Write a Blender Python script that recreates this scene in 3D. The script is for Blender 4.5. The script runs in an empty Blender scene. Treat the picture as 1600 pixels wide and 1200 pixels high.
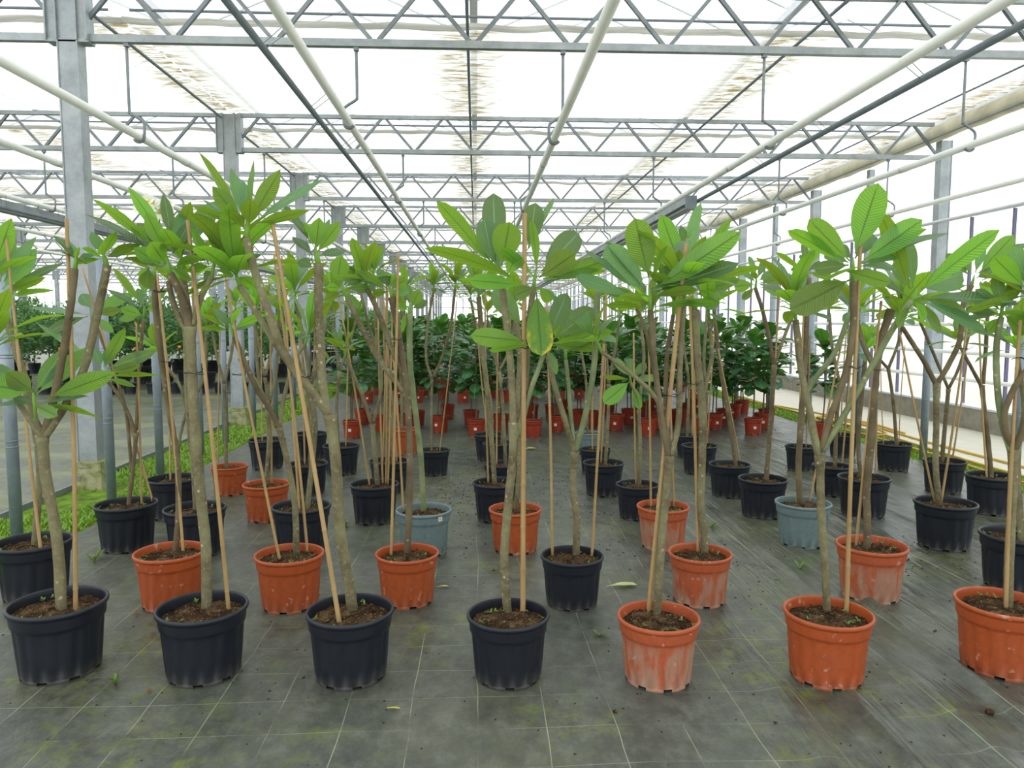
import bpy, math, random
from mathutils import Vector, Matrix, noise
from math import pi, sin, cos, radians, sqrt

SC = bpy.context.scene
COL = SC.collection
V = Vector

# ------------------------------------------------------------------ camera
HC = 1.44                      # eye height
FPX = 1155.0                   # focal length in pixels of the 1600 px frame
PITCH = math.atan(98 / FPX)
YAW = math.atan(56 / FPX * cos(PITCH))
cam = bpy.data.cameras.new('camera')
cam.sensor_width = 36.0
cam.lens = FPX / 1600 * 36.0
cam.clip_end = 400
cam_o = bpy.data.objects.new('camera', cam)
COL.objects.link(cam_o)
cam_o.location = (0, 0, HC)
cam_o.rotation_euler = (pi / 2 - PITCH, 0, -YAW)
SC.camera = cam_o
CAMP = V((0, 0, HC))

# ------------------------------------------------------------------ daylight and exposure
world = bpy.data.worlds.new('overcast_sky')
SC.world = world
world.use_nodes = True
bg = world.node_tree.nodes['Background']
bg.inputs['Color'].default_value = (0.97, 0.985, 1.0, 1)
bg.inputs['Strength'].default_value = 1.0
SC.view_settings.view_transform = 'Standard'
SC.view_settings.look = 'None'
SC.view_settings.gamma = 1.0
SC.view_settings.use_curve_mapping = False
SC.view_settings.exposure = 1.0
SC.cycles.max_bounces = 10
SC.cycles.diffuse_bounces = 5
SC.cycles.transmission_bounces = 6
SC.cycles.transparent_max_bounces = 24

# ------------------------------------------------------------------ reading the photograph: pixel + depth -> point
FW = V((sin(YAW) * cos(PITCH), cos(YAW) * cos(PITCH), -sin(PITCH)))
RT = V((cos(YAW), -sin(YAW), 0))
UP = V((sin(YAW) * sin(PITCH), cos(YAW) * sin(PITCH), cos(PITCH)))
def ray(px, py):
    return FW + RT * ((px - 800) / FPX) + UP * ((600 - py) / FPX)
def P(px, py, Y):
    r = ray(px, py)
    return CAMP + r * (Y / r.y)
def G(px, py, z=0.0):
    r = ray(px, py)
    return CAMP + r * ((z - HC) / r.z)
def pxm(Y):                    # metres per pixel at depth Y
    return Y / FPX

# ------------------------------------------------------------------ mesh builder
class MB:
    def __init__(s):
        s.v, s.f, s.uv, s.lr, s.flat = [], [], None, None, False
    def enable_uv(s):
        s.uv, s.lr = [], []
        return s
    def quadstrip(s, rings, closed=True, capa=False, capb=False):
        b = len(s.v); n = len(rings[0])
        for r in rings:
            s.v.extend(r)
        m = n if closed else n - 1
        for i in range(len(rings) - 1):
            for j in range(m):
                k = (j + 1) % n
                s.f.append((b + i * n + j, b + i * n + k, b + (i + 1) * n + k, b + (i + 1) * n + j))
        if capa: s.f.append(tuple(b + j for j in range(n - 1, -1, -1)))
        if capb: s.f.append(tuple(b + (len(rings) - 1) * n + j for j in range(n)))
    def box(s, x0, x1, y0, y1, z0, z1):
        b = len(s.v)
        s.v.extend([V((x, y, z)) for z in (z0, z1) for (x, y) in ((x0, y0), (x1, y0), (x1, y1), (x0, y1))])
        for q in ((0, 3, 2, 1), (4, 5, 6, 7), (0, 1, 5, 4), (1, 2, 6, 5), (2, 3, 7, 6), (3, 0, 4, 7)):
            s.f.append(tuple(b + i for i in q))
    def bar(s, a, c, w, h=None):
        """rectangular bar from a to c"""
        h = h or w
        a, c = V(a), V(c); d = (c - a).normalized()
        ref = V((0, 1, 0)) if abs(d.y) < 0.9 else V((1, 0, 0))
        u = d.cross(ref).normalized(); t = d.cross(u)
        rings = [[p + u * (w / 2 * i) + t * (h / 2 * j) for i, j in ((-1, -1), (1, -1), (1, 1), (-1, 1))] for p in (a, c)]
        s.quadstrip(rings, True, True, True)
    def tube(s, pts, rad, n=8, cap=True):
        pts = [V(p) for p in pts]
        if not hasattr(rad, '__len__'): rad = [rad] * len(pts)
        rings, prev = [], None
        for i, p in enumerate(pts):
            d = (pts[min(i + 1, len(pts) - 1)] - pts[max(i - 1, 0)])
            d = d.normalized() if d.length > 1e-9 else V((0, 0, 1))
            if prev is None:
                ref = V((0, 1, 0)) if abs(d.y) < 0.8 else V((1, 0, 0))
                u = d.cross(ref).normalized()
            else:
                u = (prev - d * prev.dot(d)).normalized()
            prev = u; t = d.cross(u)
            rings.append([p + (u * cos(2 * pi * k / n) + t * sin(2 * pi * k / n)) * rad[i] for k in range(n)])
        s.quadstrip(rings, True, cap, cap)
    def lathe(s, prof, n=32, c=(0, 0, 0), capa=False, capb=False):
        c = V(c)
        s.quadstrip([[c + V((r * cos(2 * pi * k / n), r * sin(2 * pi * k / n), z)) for k in range(n)] for r, z in prof], True, capa, capb)
    def build(s, name, mat, parent=None, smooth=True):
        me = bpy.data.meshes.new(name)
        me.from_pydata([tuple(p) for p in s.v], [], s.f)
        if s.uv:
            uvl = me.uv_layers.new(name='UVMap')
            li = [0] * len(me.loops); me.loops.foreach_get('vertex_index', li)
            arr = []
            for i in li: arr.extend(s.uv[i])
            uvl.data.foreach_set('uv', arr)
            at = me.attributes.new('lr', 'FLOAT', 'POINT'); at.data.foreach_set('value', s.lr)
        if smooth: me.polygons.foreach_set('use_smooth', [True] * len(me.polygons))
        me.materials.append(mat); me.update()
        return link(name, me, parent)

def link(name, me, parent=None):
    o = bpy.data.objects.new(name, me); COL.objects.link(o)
    if parent is not None: o.parent = parent
    return o
def autosmooth(o, ang=40):
    m = o.modifiers.new('bevel', 'BEVEL'); m.width = 0.004; m.segments = 1; m.limit_method = 'ANGLE'
def tag(o, label=None, cat=None, group=None, kind=None):
    if label: o['label'] = label
    if cat: o['category'] = cat
    if group: o['group'] = group
    if kind: o['kind'] = kind
    return o
def empty(name, loc=(0, 0, 0), rz=0.0):
    o = bpy.data.objects.new(name, None); COL.objects.link(o)
    o.location = loc; o.rotation_euler = (0, 0, rz); o.empty_display_size = 0.1
    return o
def struct(o):
    o['kind'] = 'structure'; return o
def smooth_path(pts, n=6):
    pts = [V(p) for p in pts]
    if len(pts) < 3: 
        return [pts[0].lerp(pts[-1], i / n) for i in range(n + 1)]
    q = [pts[0] * 2 - pts[1]] + pts + [pts[-1] * 2 - pts[-2]]
    out = []
    for i in range(1, len(q) - 2):
        a, b, c, d = q[i - 1], q[i], q[i + 1], q[i + 2]
        for k in range(n):
            t = k / n
            out.append(0.5 * ((2 * b) + (c - a) * t + (2 * a - 5 * b + 4 * c - d) * t * t + (3 * b - a - 3 * c + d) * t ** 3))
    out.append(pts[-1])
    return out

# ------------------------------------------------------------------ materials
def S(h):
    c = [int(h[i:i + 2], 16) / 255 for i in (0, 2, 4)]
    return tuple([x / 12.92 if x < 0.04045 else ((x + 0.055) / 1.055) ** 2.4 for x in c] + [1.0])
class NT:
    def __init__(s, name):
        s.m = bpy.data.materials.new(name); s.m.use_nodes = True
        s.t = s.m.node_tree; s.b = s.t.nodes['Principled BSDF']; s.out = s.t.nodes['Material Output']
    def n(s, typ, **kw):
        nd = s.t.nodes.new(typ)
        for k, v in kw.items():
            if k.startswith('i_'):
                nd.inputs[k[2:].replace('_', ' ')].default_value = v
            else: setattr(nd, k, v)
        return nd
    def l(s, a, b): s.t.links.new(a, b)
    def coord(s, kind='Object', scale=(1, 1, 1), rot=(0, 0, 0)):
        tc = s.n('ShaderNodeTexCoord'); mp = s.n('ShaderNodeMapping')
        mp.inputs['Scale'].default_value = scale; mp.inputs['Rotation'].default_value = rot
        s.l(tc.outputs[kind], mp.inputs['Vector']); return mp.outputs[0]
    def noise(s, vec, scale, detail=4, rough=0.55, dist=0.0):
        nd = s.n('ShaderNodeTexNoise'); nd.inputs['Scale'].default_value = scale
        nd.inputs['Detail'].default_value = detail; nd.inputs['Roughness'].default_value = rough
        nd.inputs['Distortion'].default_value = dist
        if vec is not None: s.l(vec, nd.inputs['Vector'])
        return nd.outputs['Fac']
    def ramp(s, fac, stops):
        r = s.n('ShaderNodeValToRGB'); e = r.color_ramp.elements
        while len(e) < len(stops): e.new(0.5)
        for el, (p, c) in zip(e, stops):
            el.position = p; el.color = c if len(c) == 4 else (*c, 1)
        s.l(fac, r.inputs[0]); return r.outputs[0]
    def ms(s, fac, a, b):      # smooth mask between a and b
        r = s.n('ShaderNodeMapRange', interpolation_type='SMOOTHSTEP')
        r.inputs['From Min'].default_value = a; r.inputs['From Max'].default_value = b
        s.l(fac, r.inputs['Value']); return r.outputs[0]
    def mix(s, fac, a, b, mode='MIX'):
        m = s.n('ShaderNodeMix', data_type='RGBA', blend_type=mode)
        if hasattr(fac, 'links'): s.l(fac, m.inputs[0])
        else: m.inputs[0].default_value = fac
        for x, i in ((a, 6), (b, 7)):
            if hasattr(x, 'links'): s.l(x, m.inputs[i])
            else: m.inputs[i].default_value = x
        return m.outputs[2]
    def math(s, op, a, b=None, c=None):
        m = s.n('ShaderNodeMath', operation=op)
        for x, i in ((a, 0), (b, 1), (c, 2)):
            if x is None: continue
            if hasattr(x, 'links'): s.l(x, m.inputs[i])
            else: m.inputs[i].default_value = x
        return m.outputs[0]
    def col(s, c):
        if hasattr(c, 'links'): s.l(c, s.b.inputs['Base Color'])
        else: s.b.inputs['Base Color'].default_value = c
    def bump(s, h, strength=0.3, dist=0.01):
        b = s.n('ShaderNodeBump'); b.inputs['Strength'].default_value = strength; b.inputs['Distance'].default_value = dist
        s.l(h, b.inputs['Height']); s.l(b.outputs[0], s.b.inputs['Normal']); return b.outputs[0]
    def p(s, rough=0.5, spec=0.5, metal=0.0):
        s.b.inputs['Roughness'].default_value = rough
        s.b.inputs['Specular IOR Level'].default_value = spec
        s.b.inputs['Metallic'].default_value = metal

def simple(name, c, rough=0.5, spec=0.5, metal=0.0, var=0.12, scale=12, bump=0.0):
    t = NT(name); t.p(rough, spec, metal)
    v = t.coord('Object'); f = t.noise(v, scale, 5)
    a = tuple(x * (1 - var) for x in c[:3]) + (1,); b = tuple(min(1, x * (1 + var)) for x in c[:3]) + (1,)
    t.col(t.ramp(f, [(0.3, a), (0.7, b)]))
    if bump: t.bump(f, bump, 0.01)
    return t.m

def mat_leaf(name, up_c, un_c, tr_c, trans=0.38, rough=0.30, vein=22, yellow=False, veinstr=1.0):
    t = NT(name); t.p(rough, 0.6)
    uvn = t.n('ShaderNodeUVMap'); sp = t.n('ShaderNodeSeparateXYZ'); t.l(uvn.outputs[0], sp.inputs[0])
    au = t.math('ABSOLUTE', t.math('MULTIPLY_ADD', sp.outputs[0], 2.0, -1.0))
    mid = t.ms(au, 0.10, 0.03)
    ph = t.math('SUBTRACT', t.math('MULTIPLY', sp.outputs[1], float(vein)), t.math('MULTIPLY', au, 2.6))
    wv = t.math('ABSOLUTE', t.math('SINE', t.math('MULTIPLY', ph, pi)))
    side = t.ms(wv, 0.30, 0.02)
    at = t.n('ShaderNodeAttribute', attribute_name='lr')
    geo = t.n('ShaderNodeNewGeometry')
    base = t.mix(geo.outputs['Backfacing'], up_c, un_c)
    hs = t.n('ShaderNodeHueSaturation'); t.l(base, hs.inputs['Color'])
    t.l(t.math('MULTIPLY_ADD', at.outputs['Fac'], 0.05, 0.475), hs.inputs['Hue'])
    t.l(t.math('MULTIPLY_ADD', at.outputs['Fac'], 0.55, 0.72), hs.inputs['Value'])
    vc = t.mix(geo.outputs['Backfacing'], tuple(min(1, x * 2.2 + 0.09) for x in up_c[:3]) + (1,), tuple(x * 0.6 for x in un_c[:3]) + (1,))
    c = t.mix(t.math('MULTIPLY', side, 0.38 * veinstr), hs.outputs[0], vc)
    c = t.mix(t.math('MULTIPLY', mid, 0.85), c, vc)
    tc = t.n('ShaderNodeHueSaturation'); tc.inputs['Color'].default_value = tr_c
    t.l(t.math('MULTIPLY_ADD', at.outputs['Fac'], 0.04, 0.48), tc.inputs['Hue'])
    t.l(t.math('MULTIPLY_ADD', at.outputs['Fac'], 0.6, 0.7), tc.inputs['Value'])
    tcol = t.mix(t.math('MULTIPLY', mid, 0.6), tc.outputs[0], tuple(x * 0.35 for x in tr_c[:3]) + (1,))
    if yellow:
        nz = t.noise(t.coord('UV', (3, 4, 1)), 1.2, 4)
        ym = t.math('MULTIPLY', t.ms(nz, 0.42, 0.62), t.math('MULTIPLY', t.ms(sp.outputs[1], 0.3, 0.7), t.ms(t.math('ADD', au, t.math('MULTIPLY', nz, 0.6)), 0.55, 1.1)))
        c = t.mix(ym, c, S('c2b81e')); tcol = t.mix(ym, tcol, S('d8cc20'))
    t.col(c)
    hgt = t.math('ADD', t.math('MULTIPLY', wv, 0.5), t.math('MULTIPLY', mid, -1.0))
    nrm = t.bump(hgt, 0.6 * veinstr, 0.006)
    tl = t.n('ShaderNodeBsdfTranslucent'); t.l(tcol, tl.inputs['Color'])
    mx = t.n('ShaderNodeMixShader'); mx.inputs[0].default_value = trans
    t.l(t.b.outputs[0], mx.inputs[1]); t.l(tl.outputs[0], mx.inputs[2]); t.l(mx.outputs[0], t.out.inputs[0])
    return t.m

M = {}
M['leaf'] = mat_leaf('frangipani_leaf', S('587f5c'), S('6c9640'), S('9cc832'), 0.45)
M['leaf_yellow'] = mat_leaf('yellowing_leaf', S('4a7d2c'), S('5b8a2c'), S('7fae18'), 0.35, yellow=True)
M['fig_leaf'] = mat_leaf('fig_leaf', S('3a6a3c'), S('4c7a34'), S('6aa82c'), 0.2, 0.26, vein=7)
M['citrus_leaf'] = mat_leaf('citrus_leaf', S('527f48'), S('5e8c46'), S('7cb048'), 0.22, 0.3, vein=5)
M['lime_leaf'] = mat_leaf('lime_leaf', S('8fae30'), S('9aba38'), S('b8d030'), 0.3, 0.4, vein=5)
M['grass'] = mat_leaf('grass_blades', S('74982c'), S('7c9e30'), S('98bc34'), 0.28, 0.6, vein=1, veinstr=0.0)
M['weed'] = mat_leaf('weed', S('64803c'), S('6c8640'), S('86a03c'), 0.3, 0.5, vein=3, veinstr=0.0)

def mat_bark():
    t = NT('frangipani_bark'); t.p(0.75, 0.25)
    v = t.coord('Object'); n1 = t.noise(v, 6, 5); n2 = t.noise(v, 60, 5, 0.65)
    c = t.ramp(n1, [(0.3, S('595238')), (0.5, S('757054')), (0.72, S('878a62'))])
    c = t.mix(t.math('MULTIPLY', t.ms(n2, 0.45, 0.75), 0.5), c, S('9c947a'))
    vo = t.n('ShaderNodeTexVoronoi'); vo.inputs['Scale'].default_value = 26; t.l(v, vo.inputs['Vector'])
    c = t.mix(t.math('MULTIPLY', t.math('MULTIPLY', t.ms(vo.outputs['Distance'], 0.22, 0.12), t.ms(t.noise(v, 11, 3), 0.44, 0.58)), 0.85), c, S('b9a98a'))
    t.col(c); t.bump(t.math('ADD', n2, t.math('MULTIPLY', vo.outputs['Distance'], -0.6)), 0.7, 0.006); return t.m
M['bark'] = mat_bark()
def mat_greenbark():
    t = NT('green_shoot_bark'); t.p(0.6, 0.3)
    v = t.coord('Object'); n1 = t.noise(v, 9, 5); n2 = t.noise(v, 70, 4)
    c = t.ramp(n1, [(0.3, S('5f6a44')), (0.7, S('87936a'))])
    vo = t.n('ShaderNodeTexVoronoi'); vo.inputs['Scale'].default_value = 24; t.l(v, vo.inputs['Vector'])
    c = t.mix(t.math('MULTIPLY', t.math('MULTIPLY', t.ms(vo.outputs['Distance'], 0.2, 0.12), t.ms(t.noise(v, 11, 3), 0.44, 0.58)), 0.8), c, S('c0b696'))
    t.col(c); t.bump(n2, 0.5, 0.005); return t.m
M['greenbark'] = mat_greenbark()
def mat_darkbark():
    t = NT('dark_brown_bark'); t.p(0.8, 0.2)
    v = t.coord('Object'); n1 = t.noise(v, 8, 5); n2 = t.noise(v, 60, 4)
    c = t.ramp(n1, [(0.3, S('574d3a')), (0.7, S('7b7056'))])
    vo = t.n('ShaderNodeTexVoronoi'); vo.inputs['Scale'].default_value = 24; t.l(v, vo.inputs['Vector'])
    c = t.mix(t.math('MULTIPLY', t.ms(vo.outputs['Distance'], 0.2, 0.1), 0.5), c, S('b3a58a'))
    t.col(c); t.bump(n2, 0.5, 0.005); return t.m
M['darkbark'] = mat_darkbark()
M['shoot'] = simple('green_shoot', S('6f9a3a'), 0.5, 0.3)
def mat_cane():
    t = NT('bamboo_cane'); t.p(0.5, 0.35)
    v = t.coord('Object', (1, 1, 0.15)); n1 = t.noise(v, 18, 5); n3 = t.noise(t.coord('Object'), 3, 3)
    c = t.ramp(n1, [(0.3, S('967c50')), (0.7, S('b79c6c'))])
    c = t.mix(t.ms(n3, 0.5, 0.7), c, S('a58466')); t.col(c); t.bump(n1, 0.2, 0.003); return t.m
M['cane'] = mat_cane()
M['tie'] = simple('black_wire', S('1c1a1c'), 0.5)

def mat_pot(name, base, dirt, stain=0.0, rough=0.42):
    t = NT(name); t.p(rough, 0.45)
    v = t.coord('Object'); sp = t.n('ShaderNodeSeparateXYZ'); t.l(v, sp.inputs[0])
    oi = t.n('ShaderNodeObjectInfo')
    ad = t.n('ShaderNodeVectorMath', operation='ADD'); t.l(v, ad.inputs[0])
    cx = t.n('ShaderNodeCombineXYZ'); t.l(t.math('MULTIPLY', oi.outputs['Random'], 40.0), cx.inputs[0]); t.l(cx.outputs[0], ad.inputs[1])
    vv = ad.outputs[0]
    n1 = t.noise(vv, 9, 6, 0.65); n2 = t.noise(vv, 45, 5)
    c = t.mix(t.ms(n2, 0.3, 0.8), base, tuple(x * 0.82 for x in base[:3]) + (1,))
    # dried mud and lime near the foot
    foot = t.ms(t.math('ADD', sp.outputs[2], t.math('MULTIPLY', n1, 0.09)), 0.115, 0.03)
    c = t.mix(t.math('MULTIPLY', foot, 0.55), c, dirt)
    if stain:
        mp = t.n('ShaderNodeMapping'); mp.inputs['Scale'].default_value = (1, 1, 0.28); t.l(vv, mp.inputs[0])
        n3 = t.noise(mp.outputs[0], 16, 5, 0.6, 0.6)
        band = t.math('MULTIPLY', t.ms(sp.outputs[2], 0.225, 0.15), t.ms(n3, 0.38, 0.60))
        c = t.mix(t.math('MULTIPLY', band, stain), c, dirt)
        sc = t.ms(t.noise(vv, 26, 3), 0.64, 0.7)
        c = t.mix(t.math('MULTIPLY', sc, 0.35), c, S('d9b8a4'))
    t.col(c); t.bump(n2, 0.08, 0.003)
    t.l(t.math('MULTIPLY_ADD', n1, 0.3, rough - 0.12), t.b.inputs['Roughness']); return t.m
M['N'] = mat_pot('navy_black_plastic', S('191e28'), S('504e46'))
M['T'] = mat_pot('terracotta_plastic', S('ab5026'), S('865842'), 0.12)
M['F'] = mat_pot('lime_stained_terracotta_plastic', S('b05632'), S('a08a76'), 0.68, 0.5)
M['G'] = mat_pot('grey_blue_plastic', S('6c8183'), S('5d6660'))
M['R'] = mat_pot('brick_red_plastic', S('98351e'), S('8a4a36'), 0.0, 0.38)
M['sticker'] = simple('white_sticker', S('dcdcd6'), 0.4)
M['ink'] = simple('printed_ink', S('50504e'), 0.6)
def mat_soil():
    t = NT('potting_soil'); t.p(0.95, 0.1)
    v = t.coord('Object'); n1 = t.noise(v, 14, 6, 0.7); n2 = t.noise(v, 90, 5, 0.7)
    c = t.ramp(n1, [(0.35, S('2e2118')), (0.52, S('543f2d')), (0.66, S('80694c'))])
    c = t.mix(t.ms(n2, 0.57, 0.64), c, S('a8946e')); t.col(c); t.bump(n2, 1.0, 0.02); return t.m
M['soil'] = mat_soil()

def mat_galv(name, a, b, rough=0.45):
    t = NT(name); t.p(rough, 0.5, 0.35)
    v = t.coord('Object'); n1 = t.noise(v, 5, 6, 0.7); vo = t.n('ShaderNodeTexVoronoi'); vo.inputs['Scale'].default_value = 45; t.l(v, vo.inputs['Vector'])
    c = t.ramp(n1, [(0.3, a), (0.7, b)]); c = t.mix(0.05, c, vo.outputs['Color'], 'OVERLAY'); t.col(c); return t.m
M['galv'] = mat_galv('galvanised_steel', S('8a9296'), S('aeb5b8'))
M['galv_dark'] = mat_galv('dark_galvanised_steel', S('6e777c'), S('8b9398'))
M['post'] = mat_galv('blue_grey_post', S('7f8c98'), S('9aa7b2'))
M['pipe'] = simple('cream_white_paint', S('f0f3ee'), 0.4, 0.5, 0, 0.05, 4)
M['tube'] = simple('dark_grey_tube', S('78838a'), 0.5)
M['alu'] = simple('white_aluminium', S('d6dade'), 0.4, 0.5, 0.1, 0.05)
M['alu_dark'] = simple('violet_grey_aluminium', S('6a6886'), 0.5, 0.4, 0.1, 0.05)
M['concrete'] = simple('aged_concrete', S('8d8b7e'), 0.9, 0.2, 0, 0.2, 9, 0.3)
def mat_footing():
    t = NT('algae_concrete'); t.p(0.9, 0.2)
    v = t.coord('Object'); n1 = t.noise(v, 12, 5, 0.65)
    t.col(t.ramp(n1, [(0.35, S('6c7a3c')), (0.55, S('a3a17c')), (0.7, S('b2ae94'))])); t.bump(n1, 0.4, 0.01); return t.m
M['footing'] = mat_footing()
M['path'] = simple('pale_concrete_path', S('d6d2c4'), 0.7, 0.3, 0, 0.06, 5)
M['hose'] = simple('yellow_hose', S('c9a637'), 0.45)
M['rollcloth'] = simple('rolled_screen_cloth', S('d2ccb6'), 0.8, 0.2, 0, 0.2, 3)
M['orange'] = simple('ripe_orange', S('e8912a'), 0.5)
M['petal'] = simple('white_petal', S('f4f3e8'), 0.5)
M['petal_eye'] = simple('yellow_petal_eye', S('edc33c'), 0.5)

def mat_cloth():
    t = NT('white_shade_cloth')
    v = t.coord('Object'); sp = t.n('ShaderNodeSeparateXYZ'); t.l(v, sp.inputs[0])
    mp = t.n('ShaderNodeMapping'); mp.inputs['Scale'].default_value = (0.8, 11, 1); t.l(v, mp.inputs[0])
    fine = t.noise(mp.outputs[0], 1.6, 6, 0.7)
    mp2 = t.n('ShaderNodeMapping'); mp2.inputs['Scale'].default_value = (2.2, 14, 1); t.l(v, mp2.inputs[0])
    blot = t.noise(mp2.outputs[0], 1.3, 5, 0.7)
    # dirt that has dripped along the gutters every 3.3 m
    xx = t.math('ABSOLUTE', t.math('SUBTRACT', t.math('FRACT', t.math('MULTIPLY_ADD', sp.outputs[0], 1 / 3.317, 0.526)), 0.5))
    near = t.ms(xx, 0.17, 0.02)
    mask = t.math('MULTIPLY', near, t.ms(blot, 0.40, 0.62))
    col = t.mix(mask, S('f8f8f4'), S('948658'))
    col = t.mix(t.math('MULTIPLY', t.ms(fine, 0.5, 0.75), 0.16), col, S('b9bcae'))
    df = t.n('ShaderNodeBsdfDiffuse'); tl = t.n('ShaderNodeBsdfTranslucent'); tr = t.n('ShaderNodeBsdfTransparent')
    t.l(col, df.inputs[0]); t.l(col, tl.inputs[0]); t.l(col, tr.inputs[0])
    m1 = t.n('ShaderNodeMixShader'); m1.inputs[0].default_value = 0.75; t.l(df.outputs[0], m1.inputs[1]); t.l(tl.outputs[0], m1.inputs[2])
    m2 = t.n('ShaderNodeMixShader'); m2.inputs[0].default_value = 0.30; t.l(m1.outputs[0], m2.inputs[1]); t.l(tr.outputs[0], m2.inputs[2])
    t.l(m2.outputs[0], t.out.inputs[0]); return t.m
M['cloth'] = mat_cloth()
def mat_bundle():
    t = NT('gathered_shade_cloth')
    v = t.coord('Object', (1, 20, 20)); n1 = t.noise(v, 1.2, 4)
    col = t.ramp(n1, [(0.3, S('c8c7be')), (0.7, S('fafaf6'))])
    df = t.n('ShaderNodeBsdfDiffuse'); tl = t.n('ShaderNodeBsdfTranslucent'); t.l(col, df.inputs[0]); t.l(col, tl.inputs[0])
    m1 = t.n('ShaderNodeMixShader'); m1.inputs[0].default_value = 0.6; t.l(df.outputs[0], m1.inputs[1]); t.l(tl.outputs[0], m1.inputs[2])
    t.l(m1.outputs[0], t.out.inputs[0]); return t.m
M['bundle'] = mat_bundle()
def mat_glass():
    t = NT('greenhouse_glass')
    tr = t.n('ShaderNodeBsdfTransparent'); tr.inputs[0].default_value = (0.97, 0.985, 0.98, 1)
    gl = t.n('ShaderNodeBsdfGlossy'); gl.inputs['Roughness'].default_value = 0.05; gl.inputs['Color'].default_value = (0.9, 0.95, 1, 1)
    lw = t.n('ShaderNodeLayerWeight'); lw.inputs['Blend'].default_value = 0.5
    fac = t.math('MULTIPLY_ADD', t.math('POWER', lw.outputs['Facing'], 5.0), 0.45, 0.03)
    m1 = t.n('ShaderNodeMixShader'); t.l(fac, m1.inputs[0]); t.l(tr.outputs[0], m1.inputs[1]); t.l(gl.outputs[0], m1.inputs[2])
    t.l(m1.outputs[0], t.out.inputs[0]); return t.m
M['glass'] = mat_glass()

def mat_fabric(name, dark, light, moss_amt, line=True):
    t = NT(name); t.p(0.42, 0.4)
    v = t.coord('Object'); sp = t.n('ShaderNodeSeparateXYZ')
    wob = t.noise(v, 1.3, 2); wv = t.math('MULTIPLY_ADD', wob, 0.05, -0.025)
    t.l(v, sp.inputs[0])
    n0 = t.noise(v, 0.7, 4, 0.6); n1 = t.noise(v, 3.2, 6, 0.68); n2 = t.noise(v, 28, 5, 0.7)
    c = t.ramp(n1, [(0.3, dark), (0.72, light)])
    c = t.mix(t.math('MULTIPLY', t.ms(n0, 0.42, 0.62), 0.7), c, S('5e6052'))
    fib = t.noise(t.coord('Object', (7, 4.5, 1), (0, 0, 0.3)), 1.6, 8, 0.78); c = t.mix(t.ms(fib, 0.35, 0.75), c, tuple(x * 0.62 for x in dark[:3]) + (1,), 'MIX') if False else t.mix(0.34, c, t.ramp(fib, [(0.36, S('23261f')), (0.5, S('555a4c')), (0.68, S('8b9084'))]))
    moss = t.math('MULTIPLY', t.math('MULTIPLY', t.ms(t.noise(v, 1.1, 3), 0.46, 0.64), t.ms(t.noise(v, 9, 7, 0.8), 0.46, 0.64)), moss_amt)
    c = t.mix(moss, c, S('6f7f1e'))
    mud = t.math('MULTIPLY', t.ms(t.noise(v, 1.1, 3, 0.5, 0.4), 0.5, 0.64), t.ms(t.noise(v, 13, 7, 0.8), 0.47, 0.6))
    c = t.mix(t.math('MULTIPLY', mud, 0.6), c, S('38342a'))
    c = t.mix(t.math('MULTIPLY', t.ms(n2, 0.66, 0.74), 0.35), c, S('38322a'))
    if line:
        lx = t.math('ABSOLUTE', t.math('SUBTRACT', t.math('FRACT', t.math('DIVIDE', t.math('ADD', sp.outputs[0], wv), 0.245)), 0.5))
        ly = t.math('ABSOLUTE', t.math('SUBTRACT', t.math('FRACT', t.math('DIVIDE', t.math('ADD', sp.outputs[1], wv), 0.228)), 0.5))
        m1 = t.ms(lx, 0.490, 0.4965); m2 = t.math('MULTIPLY', t.ms(ly, 0.490, 0.497), 0.75)
        lm = t.math('MULTIPLY', t.math('MAXIMUM', m1, m2), t.ms(t.noise(v, 2.3, 3), 0.36, 0.62))
        c = t.mix(t.math('MULTIPLY', lm, 0.6), c, S('b4b69a'))
    if not line:
        al = t.math('MULTIPLY', t.ms(t.noise(t.coord('Object', (0.5, 1.2, 1)), 0.9, 5, 0.6), 0.47, 0.6), 0.55); c = t.mix(al, c, S('8a8f68'))
    t.col(c)
    mpx = t.n('ShaderNodeMapping'); mpx.inputs['Scale'].default_value = (9, 0.9, 1); mpx.inputs['Rotation'].default_value = (0, 0, 0.15); t.l(v, mpx.inputs[0])
    wr = t.noise(mpx.outputs[0], 1.0, 4, 0.6)
    wrm = t.math('MULTIPLY', wr, t.ms(sp.outputs[0], 0.5, 1.6))
    t.bump(t.math('ADD', t.math('ADD', t.math('MULTIPLY', n1, 0.5), t.math('MULTIPLY', n2, 0.12)), t.math('MULTIPLY', wrm, 3.2)), 0.55, 0.02)
    t.l(t.math('SUBTRACT', t.math('MULTIPLY_ADD', n1, 0.45, 0.20), t.math('MULTIPLY', t.ms(sp.outputs[0], 0.3, 1.8), 0.10)), t.b.inputs['Roughness'])
    return t.m
M['fabric'] = mat_fabric('woven_ground_cover', S('393e3d'), S('595e5b'), 0.6)
M['fabric_left'] = mat_fabric('algae_ground_cover', S('4c5449'), S('757b6c'), 1.0, False)
def mat_earth():
    t = NT('mossy_earth'); t.p(0.95, 0.1)
    v = t.coord('Object'); n1 = t.noise(v, 6, 6, 0.7)
    t.col(t.ramp(n1, [(0.32, S('48482a')), (0.5, S('66842e')), (0.7, S('80a43a'))])); t.bump(n1, 0.8, 0.02); return t.m
M['earth'] = mat_earth()
M['crumb'] = simple('dark_soil_crumb', S('3b3026'), 0.95, 0.1, 0, 0.3, 60)
M['dry_leaf'] = simple('dry_yellow_leaf', S('b4a850'), 0.6, 0.3, 0, 0.25, 30)
M['fresh_fallen'] = simple('pale_green_fallen_leaf', S('b8c284'), 0.5, 0.3, 0, 0.12, 30)
M['brown_leaf'] = simple('brown_fallen_leaf', S('8a5236'), 0.8, 0.2, 0, 0.25, 30)
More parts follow.
